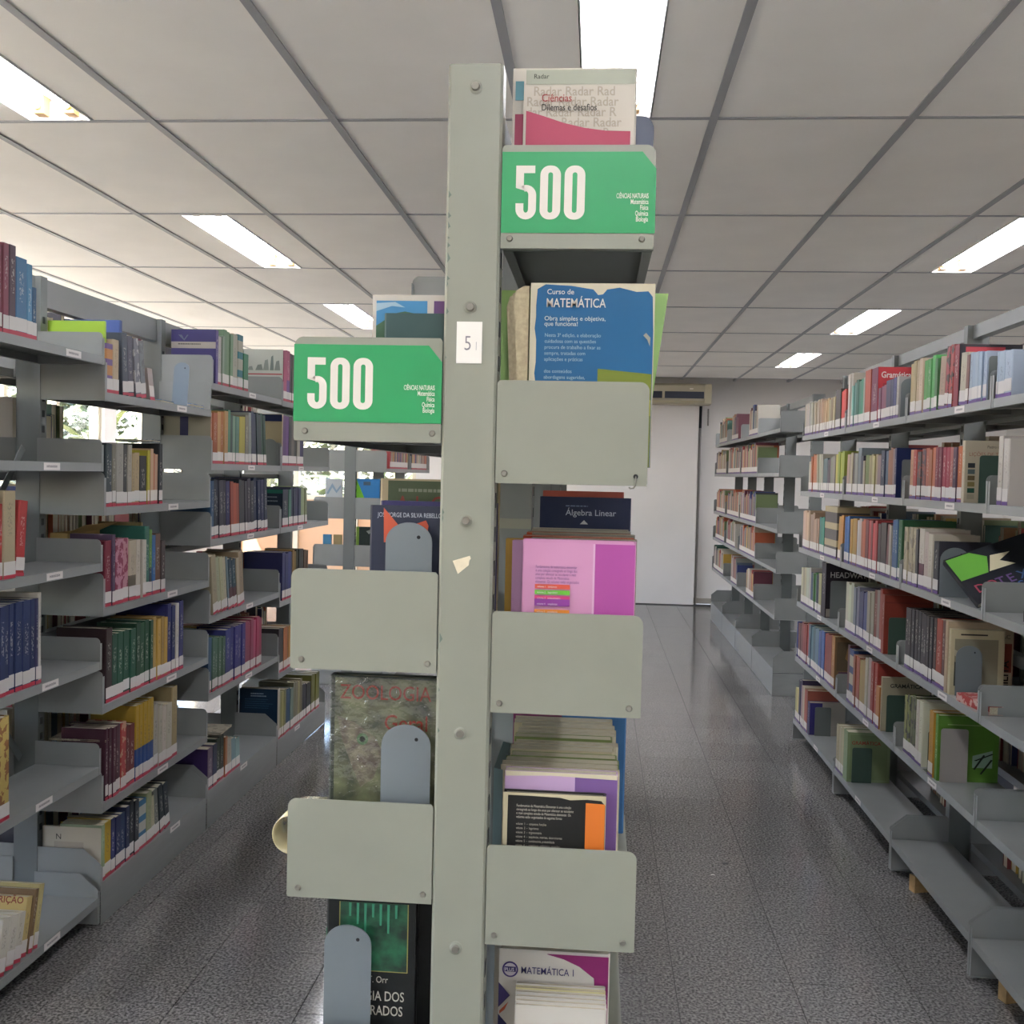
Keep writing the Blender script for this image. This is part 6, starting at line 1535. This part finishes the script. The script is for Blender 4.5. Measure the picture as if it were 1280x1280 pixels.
fnz = f_.nodes.new('ShaderNodeTexNoise'); fnz.inputs['Scale'].default_value = 1; fnz.inputs['Detail'].default_value = 3; fbp = f_.nodes.new('ShaderNodeBump'); fbp.inputs['Strength'].default_value = 1; fbp.inputs['Distance'].default_value = .007
f_.links.new(ftc.outputs['Object'], fmp.inputs[0]); f_.links.new(fmp.outputs[0], fnz.inputs['Vector']); f_.links.new(fnz.outputs[0], fbp.inputs['Height']); f_.links.new(fbp.outputs[0], fg.inputs['Normal'])
f_.links.new(ft.outputs[0], fmx.inputs[1]); f_.links.new(fg.outputs[0], fmx.inputs[2]); f_.links.new(fmx.outputs[0], f_.nodes['Material Output'].inputs[0])
me = MB().box(0, .19, .001, .296, 0, .0002).mesh('plastic_film', film)
for v in me.vertices: v.co = (v.co.x, v.co.y, v.co.z)
on_cover(k, bpy.data.objects.new('plastic_film', me), 0, 0, .0034)
bookend('grey arched bookend before the plastic-wrapped zoology book', -.3145, -.239, 1.538, zb, .230, bookend_m)
# curled sheet sticking out past the third left plate
v, f = [], []; n = 14
for j in range(2):
    for i in range(n + 1):
        a = PI * (.5 + i / n); v.append((-.470 + .030 * math.cos(a), 1.60 + .10 * j, NLV[2] + .0155 + .0302 * math.sin(a) + .015))
for i in range(n): f.append((i, i + 1, n + 2 + i, n + 1 + i))
for j in range(2):
    a0 = len(v); v.append((-.40, 1.60 + .1 * j, NLV[2] + .0605)); v.append((-.40, 1.60 + .1 * j, NLV[2] + .001))
f += [(0, n + 1, 2 * n + 4, 2 * n + 2), (n, 2 * n + 3, 2 * n + 5, 2 * n + 1)]
me = pydata('plastic_roll', v, f, mat('glossy_cream_film', 'd2c69a', .12, coat=.8), True)
o = link('plastic_roll', me); md = o.modifiers.new('Solidify', 'SOLIDIFY'); md.thickness = .001
tag(o, 'curled glossy cream sheet sticking out beyond the third left plate of the signed bookcase', 'sheet')
# fourth shelf: dark vertebrate biology books
zb = NLV[3]
for i in range(2):
    k = nbook(['black vertebrate biology book with a forest picture behind the bookend, fourth left shelf', 'second copy of the black vertebrate biology book, by the post, fourth left shelf'][i], -.398 + .004 * i, 1.566 + .03 * i, zb, .026, .296, (.139, .187)[i], '16191a', False, hard=True)
    cpatch(k, rect(.020, .128, .187, .294), 'a89a5a', 'picture_border', .0002); cpatch(k, rect(.0215, .1265, .1885, .294), '', 'cover_picture', .0004, mat('forest_print', '1f5a3c', .4, col2='0e2018', scale=34))
    if i == 0:
        for q in range(7): cpatch(k, [(.035 + q * .012, .293), (.039 + q * .012, .293), (.0385 + q * .012, .272 - (q % 3) * .012), (.0355 + q * .012, .272 - (q % 3) * .012)], '4a9a78', 'light_streak', .0006)
    ctext(k, 'Robert T. Orr', .0145, 'b8b4a8', .098, .171, 'RIGHT', .8, .006)
    ctext(k, 'BIOLOGIA DOS', .0215, 'c9c4b4', .124, .143, 'RIGHT', .72, .006); ctext(k, 'VERTEBRADOS', .0215, 'c9c4b4', .122, .1205, 'RIGHT', .72, .006)
    cpatch(k, disc(.014, cx=.112, cz=.094), '2a6a4c', 'cover_emblem', .0003); cpatch(k, disc(.0105, cx=.112, cz=.094), '16191a', 'cover_emblem', .0005)
bookend('tall grey arched bookend before the vertebrate book, fourth left shelf', -.397, -.324, 1.538, zb, .264, bookend_m)
nbook('green-edged dark book at the left of the vertebrate book, fourth left shelf', -.41, 1.61, zb, .03, .23, .05, '1f6a48', False)
# plate standing on the top left shelf of the second bay is part of that bay; a few books hide behind it
# ------------------------------------------------------------------ beyond the left row: display books on the far bookcase
def disp(label, x0, x1, y, z, h, col, pats=()):
    k = book(label, x0, y, z, .02, h, x1 - x0, col, False, 0, 'p', '-', 0, None, 'books shown on the bookcase beyond the left row')
    for pts, c in pats: cpatch(k, pts, c, 'cover_panel', .0003)
    return k
disp('blue book with a lime corner on the bookcase beyond the left row', -1.665, -1.50, 7.13, GL[2], .255, '2f7cb8', [([(0, .255), (.0, .0), (.11, .0)], '7ac038'), (rect(.05, .1, .21, .235), '4a5a68')])
disp('white book with a blue line drawing on the bookcase beyond the left row', -1.885, -1.765, 7.13, GL[2], .25, 'c6ccd0', [([(.01, .15), (.05, .22), (.08, .17), (.11, .21), (.11, .19), (.08, .15), (.05, .19), (.02, .14)], '8aa4b8')])
disp('dark green and black book on the lower shelf beyond the left row', -1.66, -1.50, 7.13, GL[3], .25, '22302c', [(rect(.0, .02, .0, .25), '7a9a3c'), ([(.07, .22), (.09, .2), (.12, .24), (.1, .21)], 'b8bcb8')])
disp('small sky-blue book on the lower shelf beyond the left row', -1.90, -1.84, 7.14, GL[3], .19, '4a8ab0'); disp('tan patterned book on the lower shelf beyond the left row', -1.825, -1.765, 7.14, GL[3], .19, 'a8956a')

# ------------------------------------------------------------------ air conditioner and pipes on the back wall
t = thing('air_conditioner', 'cream split air conditioner high on the back wall above the pale pier', 'air conditioner', (0, YW1 - .122, 0))
ac_m = mat('aged_cream_plastic', 'b9b19a', .45); ac_d = mat('grille_dark', '2a3040', .5)
ax0, ax1 = -.05, 1.30
MB().prism([(-.0, 2.36), (-.0, 2.60), (-.20, 2.60), (-.235, 2.575), (-.235, 2.42), (-.20, 2.36)], 'x', ax0, ax1).obj('body', ac_m, t)
for a, b in ((ax0 + .05, .735), (.765, 1.215)): slab('grille', ac_d, t, a, b, -.239, -.2352, 2.425, 2.505)
slab('vane', mat('vane_cream', 'a8a086', .5), t, ax0 + .04, 1.22, -.238, -.2355, 2.375, 2.40)
slab('side_cap', mat('side_cap_cream', 'c2ba9f', .45), t, 1.225, 1.302, -.24, -.2355, 2.37, 2.59)
slab('indicator', mat('white_light_cover', 'eeeade', .3), t, 1.05, 1.09, -.240, -.2355, 2.53, 2.545)
t = thing('wall_conduit', 'thin grey pipe running down the pale pier edge from the air conditioner', 'pipe', (1.215, YW1 - .03, 0))
MB().cyl((0, 0, .0), .014, 2.1, 'z', 10).obj('pipe', mat('conduit_grey', '8a8680', .5), t); MB().cyl((0, 0, 2.1), .016, .26, 'z', 10).obj('insulation', black, t)
MB().cyl((.09, 0, 2.13), .010, .20, 'z', 8).obj('drain_tube', mat('conduit_grey', '8a8680'), t)

# ------------------------------------------------------------------ plants outside the windows
leaf_m = bpy.data.materials.new('palm_leaf'); leaf_m.use_nodes = True
ln_ = leaf_m.node_tree; lb = ln_.nodes['Principled BSDF']; loi = ln_.nodes.new('ShaderNodeObjectInfo'); lr = ln_.nodes.new('ShaderNodeValToRGB')
lr.color_ramp.elements[0].color = lin('202c0e'); lr.color_ramp.elements[1].color = lin('57622a'); ln_.links.new(loi.outputs['Random'], lr.inputs[0]); ln_.links.new(lr.outputs[0], lb.inputs['Base Color']); lb.inputs['Roughness'].default_value = .5
v, f = [], []
n = 8
for i in range(n + 1):
    s = i / n; w_ = .075 * math.sin(PI * min(1, s * .92 + .08)) + .002; x = s * 1.3; z = .75 * s - .75 * s * s
    v += [(x, -w_, z - .01), (x, 0, z + .012), (x, w_, z - .01)]
for i in range(n):
    for q in (0, 1): f.append((3 * i + q, 3 * i + q + 1, 3 * i + q + 4, 3 * i + q + 3))
leaf_me = pydata('leaf', v, f, leaf_m)
ground = struct(MB().box(-16, XW0 - .16, -12, 22, -.3, -.05).box(XW0 - .16, 6, YW1 + .16, 22, -.3, -.05).box(XW0 - .16, 8, -12, YW0 - .16, -.3, -.05).obj('floor_patio', mat('pale_paving', 'c4bcae', .9, var=.08, scale=3)))  # paving made pale to bounce sunlight through the windows onto the ceiling
pr = random.Random(4)
for i, (x, y, hh) in enumerate(((-6.4, 9.0, 1.3), (-6.5, 11.3, 1.55), (-6.6, 13.4, 1.6), (-4.7, 14.6, 1.3), (-2.2, 14.7, 1.5), (-3.4, 17.4, 1.9), (-8.2, 10.8, 1.9), (-8.4, 13.2, 2.0))):
    t = thing('palm_shrub', 'broad-leaved palm shrub outside the %s window, %s' % ('left' if x < -5 else 'back', ('nearest one', 'middle one', 'far one', 'left of three', 'right of three', 'tall one behind', 'tall one set back', 'tall one nearer')[i]), 'plant', (x, y, -.05), group='palms outside the windows')
    MB().cyl((0, 0, 0), .05, hh, 'z', 8, r2=.03).obj('stem', mat('palm_stem', '6a6a3c', .8), t)
    for q in range(16): link('leaf', leaf_me, t, (0, 0, hh - .02 * (q % 5)), (pr.uniform(-.2, .2), -pr.uniform(-.1, .75), q * 2.4 + pr.uniform(-.2, .2)), (pr.uniform(.7, 1.05),) * 3)

hr = random.Random(8); v, f = [], []
def leafy(x, y, z, sz):
    a, b = hr.uniform(0, 2 * PI), hr.uniform(-.9, .9); n0 = len(v)
    dx, dy, dz = math.cos(a) * math.cos(b) * sz, math.sin(a) * math.cos(b) * sz, math.sin(b) * sz
    ux, uy = -math.sin(a) * sz * .35, math.cos(a) * sz * .35
    v.extend([(x, y, z), (x + dx * .5 + ux, y + dy * .5 + uy, z + dz * .5), (x + dx, y + dy, z + dz), (x + dx * .5 - ux, y + dy * .5 - uy, z + dz * .5)]); f.append((n0, n0 + 1, n0 + 2, n0 + 3))
for i in range(9000): leafy(-10.4 + hr.gauss(0, .28), hr.uniform(3, 21), hr.uniform(0, 3.2), hr.uniform(.12, .3))
for i in range(5000): leafy(hr.uniform(-10, 2), 19.6 + hr.gauss(0, .28), hr.uniform(0, 3.2), hr.uniform(.12, .3))
stuff(tag(link('hedge', pydata('hedge', v, f, mat('hedge_leaf', '2c3a14', .6, var=.5, scale=2))), 'tall leafy hedge round the garden outside the windows', 'hedge'))
